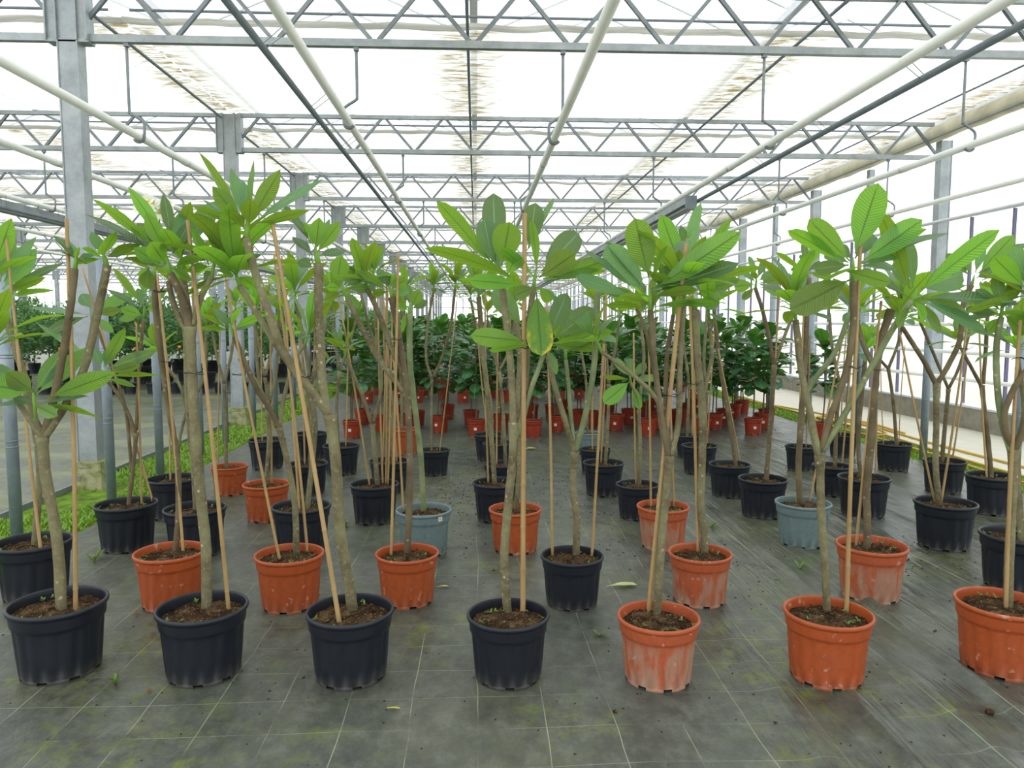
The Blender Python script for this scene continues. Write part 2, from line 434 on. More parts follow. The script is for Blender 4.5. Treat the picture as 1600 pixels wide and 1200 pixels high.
# ------------------------------------------------------------------ the greenhouse shell
XL, XR = -3.33, 6.65            # column lines of the bay we stand in
T0, DT, NTR = 6.5, 4.0, 17    # first truss in view, spacing, how many
ZB, ZT = 3.77, 4.23            # lower and upper chord
YEND = T0 + DT * NTR
ORD = ['first', 'second', 'third', 'fourth', 'fifth', 'sixth', 'seventh', 'eighth', 'ninth', 'tenth', 'eleventh', 'twelfth', 'thirteenth', 'fourteenth', 'fifteenth', 'sixteenth', 'seventeenth', 'eighteenth', 'nineteenth', 'twentieth', 'twenty-first', 'twenty-second', 'twenty-third', 'twenty-fourth', 'twenty-fifth', 'twenty-sixth', 'twenty-seventh', 'twenty-eighth', 'twenty-ninth', 'thirtieth']

def floor_grid(name, x0, x1, y0, y1, z, mat, nx, ny, fn=None, thick=0.0):
    m = MB(); 
    for j in range(ny + 1):
        for i in range(nx + 1):
            x = x0 + (x1 - x0) * i / nx; t = j / ny; y = y0 + (y1 - y0) * (t ** 2 if ny > 50 else t)
            m.v.append(V((x, y, z + (fn(x, y) if fn else 0))))
    for j in range(ny):
        for i in range(nx):
            a = j * (nx + 1) + i; m.f.append((a, a + 1, a + nx + 2, a + nx + 1))
    return struct(m.build(name, mat))
def folds(x, y):
    """long creases in the ground cover, right of the aisle"""
    h = 0.0
    x += 0.03 * noise.noise(V((x, y * 1.3, 7)))
    if x > 0.9:
        for x0, y0, sl, w, a, L in ((1.40, 1.7, 0.03, 0.028, 0.032, 0.85), (1.72, 2.0, 0.05, 0.05, 0.022, 1.0), (1.95, 1.5, 0.02, 0.035, 0.026, 1.3), (1.98, 2.75, 0.04, 0.03, 0.022, .9), (2.2, 2.1, 0.04, 0.04, 0.022, 1.6),
                                    (1.75, 3.1, 0.04, 0.03, 0.022, 1.2), (2.0, 3.4, 0.03, 0.03, 0.02, 1.5), (2.3, 3.8, 0.05, 0.035, 0.024, 1.6), (2.7, 3.6, 0.05, 0.03, 0.022, 2.0), (3.1, 4.6, 0.04, 0.03, 0.022, 2.4), (2.6, 4.9, 0.04, 0.03, 0.02, 2.0), (3.6, 5.4, 0.05, 0.03, 0.022, 3.0), (1.15, 2.2, 0.02, 0.05, 0.012, 1.0)):
            t = y - y0
            if -0.3 < t < L + 0.3:
                e = min(1, max(0, (t + 0.3) / 0.4)) * min(1, max(0, (L + 0.3 - t) / 0.4))
                d = (x - (x0 + sl * t)) / w
                h += a * e * math.exp(-d * d)
    return h + 0.004 * noise.noise(V((x * 1.5, y * 1.5, 0)))
floor_grid('floor', -2.72, 4.58, -1.0, YEND, 0.0, M['fabric'], 620, 240, folds)
floor_grid('floor_left', -31, -3.46, -1.0, YEND, 0.0, M['fabric_left'], 4, 4)
EARTH = []
floor_grid('floor_left_strip', -3.46, -2.72, -1.0, YEND, -0.005, M['earth'], 2, 2)
floor_grid('floor_right_strip', 4.58, 5.06, -1.0, YEND, -0.005, M['earth'], 2, 2)
m = MB(); m.box(5.06, 6.5, -1, YEND, -0.05, 0.015); struct(m.build('floor_path', M['path'], None, False))
m = MB(); m.box(-3.475, -3.455, -1, YEND, -0.02, 0.045); struct(m.build('trim_1', M['galv_dark'], None, False))
m = MB(); m.box(-200, 240, -60, 240, -0.3, -0.06); struct(m.build('ground', M['path'], None, False))

def blades(name, x0, x1, y0, y1, n, label, seed, h=0.022):
    rnd = random.Random(seed); m = MB().enable_uv()
    k = 0
    while k < n:
        t = rnd.random() ** 1.7; y = y0 + (y1 - y0) * t; x = rnd.uniform(x0, x1)
        k += 1
        if noise.noise(V((x * 2.2, y * 0.9, seed))) < -0.12: continue
        
        if x < -3.1 and abs((y - T0 + 2) % DT - 2) < 0.14: continue
        s = (0.6 + rnd.random()) * (1 + 0.06 * (y - y0) ** 0.7); a = rnd.uniform(0, 2 * pi); hh = h * s; w = 0.006 * s
        d = V((cos(a), sin(a), 0)); e = V((-sin(a), cos(a), 0)) * rnd.uniform(0.2, 1.2) * hh
        b = len(m.v); p = V((x, y, -0.003)); lr = rnd.random()
        m.v += [p - d * w, p + d * w, p + d * w * 0.8 + e * 0.5 + V((0, 0, hh * 0.6)), p - d * w * 0.8 + e * 0.5 + V((0, 0, hh * 0.6)), p + e + V((0, 0, hh))]
        m.uv += [(0.2, 0), (0.8, 0), (0.8, .5), (0.2, .5), (0.5, 1)]; m.lr += [lr] * 5
        m.f += [(b, b + 1, b + 2, b + 3), (b + 3, b + 2, b + 4)]
    o = m.build(name, M['grass']); tag(o, label, 'grass', None, 'stuff')
blades('grass', -3.44, -2.74, 3.6, 32, 30000, 'bright green grass and clover strip between the two ground covers, left side', 5)
blades('grass', 4.6, 5.04, 4.5, 34, 14000, 'thin green grass strip beside the pale path, right side', 9, 0.022)

# right-hand glass wall -------------------------------------------------
m = MB(); m.box(6.5, 6.72, -1, YEND, -0.02, 0.30); wl = struct(m.build('wall_right', M['concrete'], None, False))
m = MB(); m.box(6.49, 6.73, -1, YEND, 0.30, 0.325); struct(m.build('trim_2', M['alu'], None, False))
m = MB(); m.box(6.70, 6.706, -1, YEND, 0.325, 4.3); w1 = struct(m.build('window_1', M['glass'], None, False))
fr = MB()
y = 0.2
while y < YEND:
    fr.box(6.66, 6.70, y - 0.012, y + 0.012, 0.325, 2.84); y += 0.8
o = struct(fr.build('window_frame', M['alu_dark'], w1, False))
m = MB()
m.tube([(6.62, -1, 2.86), (6.62, YEND, 2.86)], 0.028); m.box(6.64, 6.70, -1, YEND, 4.24, 4.32)
struct(m.build('window_rail', M['alu'], w1, False))
# far gable and the far left gable ---------------------------------------
m = MB(); m.box(-31, 6.7, YEND + 0.3, YEND + 0.31, 0, 4.3); w2 = struct(m.build('window_2', M['glass'], None, False))
m = MB(); x = -31
while x < 6.7:
    m.box(x - 0.05, x + 0.05, YEND + 0.24, YEND + 0.3, 0, 4.3); x += 1.1
for z in (0.05, 1.4, 2.8, 4.3): m.box(-31, 6.7, YEND + 0.24, YEND + 0.3, z - 0.04, z + 0.04)
struct(m.build('window_frame', M['alu'], w2, False))
m = MB(); m.box(-31.02, -31.01, -1, YEND, 0, 4.3); w3 = struct(m.build('window_3', M['glass'], None, False))
m = MB(); y = 0
while y < YEND:
    m.box(-31, -30.95, y - 0.03, y + 0.03, 0, 4.3); y += 1.0
for z in (0.05, 0.9, 1.8, 2.8, 4.3): m.box(-31, -30.95, -1, YEND, z - 0.03, z + 0.03)
struct(m.build('window_frame', M['alu'], w3, False))
# glazed saddle roof ------------------------------------------------------
m = MB(); bars = MB(); gut = MB()
x = XL - 3.317 * 8
while x < XR - 0.5:
    xe, xm = x + 3.317, x + 1.66
    for a, b in ((x, xm), (xm, xe)):
        za, zb = (4.75, 5.45) if b == xm else (5.45, 4.75)
        m.v += [V((a, -3, za)), V((b, -3, zb)), V((b, YEND, zb)), V((a, YEND, za))]; k = len(m.v); m.f.append((k - 4, k - 3, k - 2, k - 1))
        if x > -14:
            y = -2.0
            while y < 34:
                bars.bar((a, y, za), (b, y, zb), 0.02); y += 1.0
    gut.box(x - 0.04, x + 0.04, -3, YEND, 4.62, 4.70)
    x = xe
gut.box(XR - 0.08, XR + 0.08, -3, YEND, 4.62, 4.70)
rf = struct(m.build('ceiling', M['glass'], None, False))
struct(bars.build('ceiling_frame', M['alu'], rf, False)); struct(gut.build('ceiling_gutter', M['alu'], rf, False))

# trusses -------------------------------------------------------------------
BAYS = [(XL, XR, 'over the pot rows'), (XL - 9.95, XL, 'over the bay left of the columns'), (XL - 19.9, XL - 9.95, 'over the second bay to the left')]
chord_lo, chord_hi, br1, br2 = {}, {}, {}, {}
def make_truss(x0, x1, near):
    root = empty('roof_truss')
    L = x1 - x0
    m = MB(); m.box(0.1, L - 0.1, -0.03, 0.03, ZB - 0.03, ZB + 0.03); m.build('lower_chord', M['galv'], root, False)
    m = MB(); m.box(0.1, L - 0.1, -0.025, 0.025, ZT - 0.025, ZT + 0.025); m.build('upper_chord', M['galv'], root, False)
    n = 12; p = L / n
    da = MB(); da.bar((-p / 2 + 0.03, 0, 0), (-0.03, 0, ZT - ZB - 0.05), 0.032)
    me_a = da.build('brace', M['galv_dark'], root, False)
    db = MB(); db.bar((p / 2 - 0.03, 0, 0), (0.03, 0, ZT - ZB - 0.05), 0.032)
    me_b = db.build('brace', M['galv_dark'], root, False)
    first = True
    for i in range(n):
        xc = (i + 0.5) * p
        for o in (me_a, me_b):
            c = o if first else o.copy()
            if not first: COL.objects.link(c); c.parent = root
            c.location = (xc, 0, ZB + 0.03)
        first = False
    root['x0'] = x0
    return root
def copy_tree(o, parent=None):
    c = o.copy(); COL.objects.link(c)
    if parent is not None: c.parent = parent
    for ch in list(o.children): copy_tree(ch, c)
    return c
tp = make_truss(0, 9.95, True)
first = True
for b, (x0, x1, where) in enumerate(BAYS):
    for k in range(NTR):
        Y = T0 + k * DT
        if b == 1 and k < 0: continue
        if b == 2 and k < 3: continue
        r = tp if first else copy_tree(tp)
        first = False
        r.location = (x0, Y, 0)
        tag(r, f'grey steel zigzag roof truss {where}, {ORD[k]} from the front', 'roof truss', 'roof trusses ' + where)

# columns --------------------------------------------------------------------
def make_column(cap=True, foot=True, top=ZT):
    root = empty('steel_column')
    zt = ZB - 0.03 if cap else top; zb = 0.2 if foot else 0.3; m = MB(); m.box(-0.08, 0.065, -0.06, 0.06, zb, zt)
    m.box(-0.09, -0.08, -0.068, 0.068, zb, zt); m.box(0.065, 0.075, -0.068, 0.068, zb, zt)
    m.build('post', M['galv'], root, False)
    if cap:
        m = MB(); m.box(-0.17, 0.15, -0.05, 0.05, ZB - 0.02, ZT + 0.01)
        for x in (-0.175, -0.09, 0.07, 0.15): m.box(x - 0.006, x + 0.006, -0.075, 0.055, ZB - 0.03, ZT + 0.02)
        m.box(-0.18, 0.16, -0.06, 0.06, ZB - 0.045, ZB - 0.02)
        m.build('truss_bracket', M['galv'], root, False)
    if foot:
        m = MB(); m.box(-0.12, 0.12, -0.1, 0.1, -0.02, 0.24); o = m.build('footing', M['footing'], root, False); autosmooth(o)
        m = MB(); m.box(-0.08, -0.05, -0.106, -0.101, 0.08, 0.12); m.box(-0.06, 0.03, -0.106, -0.1, 0.19, 0.197); m.build('anchor_plate', M['galv_dark'], root, False)
    return root
c0 = make_column(); first = True
for b, xc, where in ((0, XL, 'on the left grass strip'), (1, XL - 9.95, 'beyond the left bay'), (2, XL - 19.9, 'in the far left row')):
    for k in range(NTR):
        if b and k < (1 if b == 1 else 4): continue
        r = c0 if first else copy_tree(c0); first = False
        r.location = (xc, T0 + k * DT, 0)
        tag(r, f'square grey steel column {where}, {ORD[k]} from the front', 'column', 'steel columns ' + where)
c1 = make_column(False, False, 4.0); c1.name = 'wall_column'; first = True
cl = None
for k in range(NTR * 2):
    r = c1 if first else copy_tree(c1); first = False
    r.location = (XR + 0.05 if k % 2 == 0 else XR + 0.06, T0 + k * DT / 2, 0)
    if k % 2: r.scale = (0.55, 0.7, 1.0)
    r['kind'] = 'thing'
    tag(r, f'{"broad" if k % 2 == 0 else "slim intermediate"} steel column against the right glass wall, {ORD[k // 2]} of its size from the front', 'column', ('broad' if k % 2 == 0 else 'slim') + ' columns on the right glass wall')

# small tube posts standing in the grass strips
def make_tubepost():
    root = empty('tube_post')
    m = MB(); m.tube([(0, 0, -0.02), (0, 0, 1.95)], 0.037, 12); m.build('pipe', M['post'], root)
    m = MB()
    for z in (0.62, 0.66, 1.2, 1.22): m.lathe([(0.037, z), (0.0385, z + 0.002), (0.0385, z + 0.008), (0.037, z + 0.01)], 12)
    m.build('band', M['galv_dark'], root)
    return root
pp = make_tubepost(); first = True
lefty = [4.91, 6.05, 6.98, 8.0, 8.8, 9.9, 11.0, 12.1, 13.2, 14.5, 16.0, 17.5]
righty = [6.1, 7.42, 8.75, 10.1, 11.5, 13.0, 14.8, 16.6]
for side, ys, xx in (('left', lefty, -2.96), ('right', righty, 4.66)):
    for k, y in enumerate(ys):
        r = pp if first else copy_tree(pp); first = False
        r.location = (xx + (-0.06 if side == 'left' and k == 0 else 0), y, 0)
        tag(r, f'thin blue-grey tube post in the {side} grass strip, {ORD[k]} from the front', 'post', f'tube posts in the {side} grass strip')

# shade screens ---------------------------------------------------------------
def make_screen(seed):
    root = empty('shade_screen'); m = MB(); W = 9.93; nx, ny = 60, 34; L = DT - 0.95
    for j in range(ny + 1):
        for i in range(nx + 1):
            x = 0.01 + W * i / nx; y = 0.95 + L * j / ny
            z = 0.012 * sin(j * 2.6 + 2 * noise.noise(V((x * 0.6, y, seed)))) - 0.02 * abs(sin(pi * x / 3.317)) + 0.01 * noise.noise(V((x * 2, y * 6, seed)))
            m.v.append(V((x, y, z)))
    for j in range(ny):
        for i in range(nx):
            a = j * (nx + 1) + i; m.f.append((a, a + 1, a + nx + 2, a + nx + 1))
    m.build('cloth', M['cloth'], root)
    g = MB(); rings = []
    for i in range(121):
        x = 0.01 + W * i / 120; sag = -0.022 * abs(sin(pi * x / 0.83)) * (0.6 + 0.6 * noise.noise(V((x, 3, seed))))
        rings.append([V((x, 0.93 + 0.06 * cos(a), sag + 0.0 + 0.024 * sin(a) * (1 + 0.4 * sin(x * 9 + a)))) for a in [2 * pi * q / 10 for q in range(10)]])
    g.quadstrip(rings, True, True, True); g.build('gathered_cloth', M['bundle'], root)
    t = MB(); t.tube([(0.1, 0.86, 0.065), (9.85, 0.86, 0.065)], 0.014, 6); t.build('leading_rod', M['tube'], root)
    return root
sc = [make_screen(1)]; first = True
for b, (x0, x1, where) in enumerate(BAYS):
    for k in range(-3, NTR):
        if b and k < (0 if b == 1 else 3): continue
        r = sc[0] if first else copy_tree(sc[0]); first = False
        r.location = (x0, T0 + k * DT, ZT + 0.05)
        if k < 0: lab = f'white shade screen {where}, above and behind the viewer'
        else: lab = f'white translucent shade screen {where}, just beyond the {ORD[k]} truss'
        tag(r, lab, 'shade screen', 'shade screens ' + where)
    
# long dark runs under the gutters
for xx, lab in ((-3.43, 'dark gutter rail running above the left column row'), (-0.07, 'dark gutter rail running above the middle of the pot rows'), (3.2, 'dark gutter rail running above the right-hand pots'), (5.9, 'thin brown drive rod running near the rolled side cloth')):
    r = 0.016 if xx < 5 else 0.012
    m = MB(); m.tube([(xx, -2, ZT - 0.045), (xx, YEND, ZT - 0.045)], r, 8); o = m.build('gutter_rail' if xx < 5 else 'drive_rod', M['tube'] if xx < 5 else M['galv_dark']); tag(o, lab, 'rail' if xx < 5 else 'rod')
    
# heating pipes on J hooks
PIPES = [(-2.82, 2.985, 'above the left pots'), (-1.07, 3.12, 'above the second navy pot'), (0.68, 3.01, 'above the pot row centre'), (2.57, 2.99, 'above the right orange pots'), (4.37, 2.99, 'above the right grass'),
         (-4.05, 2.97, 'left of the columns'), (-5.75, 2.97, 'above the left bay'), (-7.6, 2.97, 'above the left bay middle'), (-9.5, 2.97, 'above the far left bay'), (5.95, 2.98, 'beside the right glass wall')]
for xx, zz, where in PIPES:
    m = MB(); m.tube([(xx, -2 + 0.0 * i, zz) if i == 0 else (xx, YEND, zz) for i in range(2)], 0.033, 12)
    root = empty('heating_pipe', (0, 0, 0)); m.build('pipe', M['pipe'], root)
    s = MB()
    y = 1.5
    while y < 50:
        s.tube([(xx, y - 0.05, zz), (xx, y + 0.05, zz)], 0.037, 12); y += 6.0
    s.build('coupling', M['pipe'], root)
    tag(root, f'long cream heating pipe hanging {where}', 'heating pipe', 'overhead heating pipes')
def make_hook(drop, side):
    root = empty('pipe_hook'); m = MB()
    pts = [(side * 0.05, 0, 0), (side * 0.05, 0, -drop + 0.22), (side * 0.055, 0, -drop + 0.17), (side * 0.09, 0, -drop + 0.14), (side * 0.125, 0, -drop + 0.11), (side * 0.13, 0, -drop + 0.05)]
    pts = [(side * 0.13 + x * 1.0 - side * 0.18, y, z) for x, y, z in pts]
    # hook under the pipe
    arc = [(0.036 * -side * -1 * cos(a) , 0, -drop + 0.036 * sin(a)) for a in [0, -pi / 6, -pi / 3, -pi / 2, -2 * pi / 3, -5 * pi / 6]]
    pts = [(0.0 + side * -0.07, 0, 0), (side * -0.07, 0, -drop + 0.24), (side * -0.06, 0, -drop + 0.19), (side * 0.0, 0, -drop + 0.15), (side * 0.045, 0, -drop + 0.11), (side * 0.047, 0, -drop + 0.04)] + [(side * 0.046 * cos(a), 0, -drop + 0.046 * sin(a)) for a in [-k * pi / 6 for k in range(1, 6)]]
    m.tube(smooth_path(pts, 4), 0.0125, 6); m.build('rod', M['galv_dark'], root)
    n = MB(); n.box(side * -0.07 - 0.02, side * -0.07 + 0.02, -0.02, 0.02, -0.03, 0.01); n.build('clamp', M['galv_dark'], root, False)
    return root
for i, (xx, zz, where) in enumerate(PIPES):
    side = -1 if xx in (-2.82, -1.07) else 1
    if xx == 0.68 or xx == -1.07: side = -1
    if xx in (-2.82,): side = 1
    h0 = make_hook(ZB - 0.03 - zz, side); first = True
    for k in range(10):
        r = h0 if first else copy_tree(h0); first = False
        r.location = (xx, T0 + k * DT, ZB - 0.03)
        tag(r, f'grey J hook on the {ORD[k]} truss holding the pipe {where}', 'hook', 'hooks under the trusses')
# dark tubes strapped beside two pipes, with wire loops
for xx, zz, px_, pz, lab in ((-1.22, 3.01, -1.07, 3.12, 'dark grey irrigation tube wired below the pipe left of centre'), (2.70, 2.90, 2.57, 2.99, 'dark grey irrigation tube wired below the pipe over the orange pots'), (-5.75, 2.82, -5.75, 2.97, 'dark grey irrigation tube wired below the pipe over the left bay')):
    root = empty('irrigation_tube'); m = MB(); m.tube([(xx, -2, zz), (xx, 60, zz)], 0.022, 10); m.build('tube', M['tube'], root)
    y = 3.2
    for k in range(14):
        w = MB(); w.tube([(px_ - 0.01, y, pz + 0.03), (px_ + 0.034, y, pz), (xx + 0.024, y + 0.02, zz), (xx, y + 0.02, zz - 0.022), (xx - 0.024, y + 0.02, zz), (px_ - 0.034, y, pz), (px_ - 0.01, y, pz + 0.03)], 0.0025, 5)
        w.build('wire_loop', M['galv_dark'], root); y += 1.25
    tag(root, lab, 'irrigation tube')
# cable channel hung under the right-hand pipe
for xx, y0, lab in ((2.60, 9.0, 'grey steel channel beginning midway under the right-hand pipe'), (-5.9, 8.2, 'grey steel channel running under the pipe over the left bay')):
    root = empty('steel_channel'); m = MB()
    m.box(xx - 0.06, xx + 0.06, y0, 55, 2.86, 2.87); m.box(xx - 0.06, xx - 0.05, y0, 55, 2.87, 2.94); m.box(xx + 0.05, xx + 0.06, y0, 55, 2.87, 2.94); m.box(xx - 0.06, xx + 0.06, y0, 55, 2.80, 2.81); m.box(xx - 0.01, xx + 0.01, y0, 55, 2.81, 2.86)
    m.build('channel', M['galv'], root, False)
    e = MB(); e.box(xx - 0.065, xx + 0.065, y0 - 0.05, y0, 2.79, 2.95); e.build('end_cap', M['tube'], root, False)
    tag(root, lab, 'cable channel')
# rolled side cloth
root = empty('rolled_cloth'); m = MB(); rings = []
for i in range(161):
    y = -1 + (62 * i / 160); r0 = 0.105 + 0.012 * noise.noise(V((y * 0.9, 0, 0)))
    rings.append([V((6.52 + r0 * cos(a), y, 4.10 + r0 * 1.05 * sin(a) * (1 + 0.08 * sin(y * 7 + a)) - 0.015)) for a in [2 * pi * q / 16 for q in range(16)]])
m.quadstrip(rings, True, True, True); m.build('roll', M['rollcloth'], root)
m = MB(); m.tube([(6.43, -1, 4.0), (6.43, 61, 4.0)], 0.01, 6); m.build('winding_tube', M['galv_dark'], root)
tag(root, 'long dingy roll of side cloth tucked along the top of the right wall', 'rolled cloth')
# wall heating pipes
for z, w in ((1.40, 'uppermost'), (1.03, 'second'), (0.68, 'third')):
    root = empty('wall_pipe'); m = MB(); m.tube([(6.40, -1, z), (6.40, YEND, z)], 0.026, 10); m.build('pipe', M['pipe'], root)
    b = MB()
    for k in range(NTR): b.box(6.40, 6.6, T0 + 0.12 + k * DT - 0.01, T0 + 0.12 + k * DT + 0.01, z - 0.03, z - 0.02)
    b.build('bracket', M['galv'], root, False)
    tag(root, f'cream heating pipe low on the right wall, {w} of the three', 'heating pipe', 'wall heating pipes')
# yellow hoses on the right strip
def hose(pts, lab):
    m = MB(); m.tube(smooth_path(pts, 10), 0.013, 8); tag(m.build('garden_hose', M['hose']), lab, 'hose')
hose([(5.0, 3.5, .03), (5.02, 5.5, .03), (4.98, 7.0, .03), (5.08, 9, .03), (5.0, 11, .03), (4.95, 13.0, .03), (4.9, 15, .03)], 'yellow hose lying along the edge between grass and path')
hose([(5.3, 3.0, .03), (5.32, 6, .03), (5.28, 8.2, .03), (5.35, 10.4, .03), (5.0, 12.2, .03), (4.75, 13.4, .03)], 'yellow hose running out on the pale path')
hose([(4.85, 9.9, .03), (5.15, 10.3, .03), (5.3, 9.6, .03), (5.1, 8.9, .03), (4.8, 9.1, .03), (4.78, 10.1, .05), (5.15, 10.7, .03), (5.45, 10.0, .03), (5.4, 9.0, .03)], 'coiled loops of yellow hose beside the path')
hose([(4.76, 4.0, .03), (4.8, 6.4, .03), (4.86, 8.0, .03), (4.84, 9.2, .03)], 'pale yellow hose lying in the right grass strip')
# ------------------------------------------------------------------ pots
R0, H0 = 0.176, 0.278
def pot_mesh(name, R, H, n, flutes, notch, mat, inner=0.86):
    prof = [(.785, 0), (.795, .05), (.80, .06), (.835, .30), (.865, .55), (.885, .70), (.892, .735), (.925, .755), (.935, .78), (.950, .90), (.955, .925), (.985, .93), (1.0, .945), (1.003, .97), (.99, .993), (.97, 1.0), (.945, .995), (.932, .975), (.925, .93), (.905, .80)]
    m = MB(); rings = []
    for i, (r, z) in enumerate(prof):
        ring = []
        for k in range(n):
            a = 2 * pi * k / n; rr = r
            if flutes and 2 <= i <= 6:
                g = 0.5 + 0.5 * cos(a * flutes); rr += (0.006 - 0.028 * max(0.0, 1 - g * 1.8) ** 0.8) * (1 if i < 6 else 0.4)
            ring.append(V((R * rr * cos(a), R * rr * sin(a), H * z)))
        rings.append(ring)
    m.quadstrip(rings)
    if notch:
        keep = []
        for f in m.f:
            k = f[0] % n
            if f[0] < n and (k % (n // notch)) < max(2, n // notch // 3): continue
            keep.append(f)
        m.f = keep
    # inside of the foot, slightly recessed
    m.f.append(tuple(n + k for k in range(n)))
    me_o = m.build(name, mat); return me_o
PROTO = {}
def get_mesh(key, maker):
    """mesh data shared by every copy"""
    if key not in PROTO:
        o = maker(); me = o.data; bpy.data.objects.remove(o); PROTO[key] = me
    return PROTO[key]
def soil_mesh(R, seed, mat):
    rnd = random.Random(seed); m = MB(); n = 40; rings = []
    for i in range(9):
        r = R * i / 8
        rings.append([V((r * cos(2 * pi * k / n), r * sin(2 * pi * k / n), 0.012 * (1 - (i / 8) ** 2) + 0.016 * noise.noise(V((r * cos(2 * pi * k / n) * 22, r * sin(2 * pi * k / n) * 22, seed))) + rnd.uniform(-.002, .003))) for k in range(n)])
    m.quadstrip(rings)
    # lumps of bark and peat
    for _ in range(150):
        a, r = rnd.uniform(0, 2 * pi), R * 0.9 * sqrt(rnd.random()); s = rnd.uniform(.003, .009); c = V((r * cos(a), r * sin(a), 0.012))
        b = len(m.v)
        for dx, dy, dz in ((1, 0, 0), (-.5, .9, 0), (-.5, -.9, .1), (0, 0, .8)):
            m.v.append(c + V((dx * s * rnd.uniform(.7, 1.5), dy * s * rnd.uniform(.7, 1.5), dz * s)))
        m.f += [(b, b + 1, b + 3), (b + 1, b + 2, b + 3), (b + 2, b, b + 3)]
    return m.build('soil', mat, None, False)
def leaf(m, base, tip, W, nrm, arch=0.08, seg=9, ac=4, lr=0.5, fold=0.16, pet=0.13, ph=0.0, pt=0.0):
    base, tip = V(base), V(tip); d = tip - base; L = d.length
    if L < 1e-5: return
    ax = d / L; nrm = V(nrm); nrm = nrm - ax * nrm.dot(ax)
    if nrm.length < 1e-4: nrm = V((0, 0, 1)) - ax * ax.z
    nrm.normalize(); ctrl = (base + tip) * 0.5 + nrm * (arch * L * 2)
    b = len(m.v)
    for i in range(seg + 1):
        t = i / seg
        p = base * (1 - t) ** 2 + ctrl * 2 * t * (1 - t) + tip * t * t
        tg = ((ctrl - base) * (1 - t) + (tip - ctrl) * t).normalized()
        side = ax.cross(nrm).normalized(); nn = side.cross(tg)
        s = max(0, (t - pet) / (1 - pet))
        ea, eb = 0.8 + 0.1 * pt, 0.5 + 0.45 * pt; sm = ea / (ea + eb); w = W / 2 * (s ** ea) * ((1 - s) ** eb) / (sm ** ea * (1 - sm) ** eb) if s < 1 else 0
        w = max(w, 0.0032 if t < 0.5 else 0.0008)
        for j in range(ac + 1):
            u = j / ac * 2 - 1
            q = p + side * (u * w) + nn * (fold * abs(u) * w + (0.05 * w * sin(t * 16 + ph + (2 if u > 0 else 0)) * u * u if w > 0.01 else 0))
            m.v.append(q); m.uv.append((0.5 + u / 2, s)); m.lr.append(lr)
    for i in range(seg):
        for j in range(ac):
            a = b + i * (ac + 1) + j; m.f.append((a, a + 1, a + ac + 2, a + ac + 1))
def weeds_mesh(R, seed, n):
    rnd = random.Random(seed); m = MB().enable_uv()
    for _ in range(n):
        a, r = rnd.uniform(0, 2 * pi), R * (0.45 + 0.45 * rnd.random()); c = V((r * cos(a), r * sin(a), 0.006)); lr = rnd.random()
        for k in range(rnd.randint(4, 8)):
            b = rnd.uniform(0, 2 * pi); l = rnd.uniform(.006, .018); leaf(m, c, c + V((cos(b) * l, sin(b) * l, rnd.uniform(.2, 1.0) * l)), l * 0.5, (0, 0, 1), .1, 3, 2, lr, pet=0.2)
    return m.build('weeds', M['weed'])

def rosette(m, c, up, L, n, rnd, outer=-12, inner=78, wr=0.30, lo=True, pt=0.4):
    L *= 1.12; n += 2
    up = V(up).normalized(); u = up.cross(V((0, 1, 0.01))).normalized(); v = up.cross(u); a0 = rnd.uniform(0, 6.28)
    for i in range(n):
        f = i / max(1, n - 1); az = a0 + i * 2.4 + rnd.uniform(-.2, .2)
        el = radians(inner + (outer - inner) * f ** 0.8 + rnd.uniform(-10, 10))
        l = L * (0.55 + 0.5 * sin(pi * min(1, 0.15 + f * 0.75))) * rnd.uniform(.8, 1.12)
        dr = u * (cos(az) * cos(el)) + v * (sin(az) * cos(el)) + up * sin(el)
        b = c + up * (0.03 * (1 - f)); W = l * wr * rnd.uniform(.85, 1.15)
        leaf(m, b, b + dr * l, W, up, rnd.uniform(.02, .13), 7 if lo else 10, 2 if lo else 4, rnd.random(), rnd.uniform(.05, .25), 0.12, rnd.uniform(0, 6), pt)

def man_leaf(m, spec, c, Yc, end, rnd, pt=0.0):
    tx, ty, w, dy = spec[:4]
    bx, by = spec[4:6] if len(spec) > 4 else end
    tip = P(tx, ty, Yc + dy); base = P(bx, by, Yc + dy * 0.12)
    d = tip - base; L = d.length; app = w * pxm(Yc)
    W = max(app, L * 0.24, 0.05); W = min(W, max(app, 0.115))
    v = ((base + tip) * 0.5 - CAMP).normalized(); ax = d.normalized(); e1 = ax.cross(v).normalized(); vp = (v - ax * v.dot(ax)).normalized()
    cph = min(1, app / W); sph = sqrt(max(0, 1 - cph * cph))
    see_upper = dy > 0.005
    nn = vp * (-1 if see_upper else 1) * cph
    e = e1 if (nn + e1 * sph).z > (nn - e1 * sph).z else -e1
    nrm = nn + e * sph
    leaf(m, base, tip, W, nrm, rnd.uniform(.0, .06), 11, 4, rnd.random(), rnd.uniform(.06, .16), 0.10, rnd.uniform(0, 6), pt)

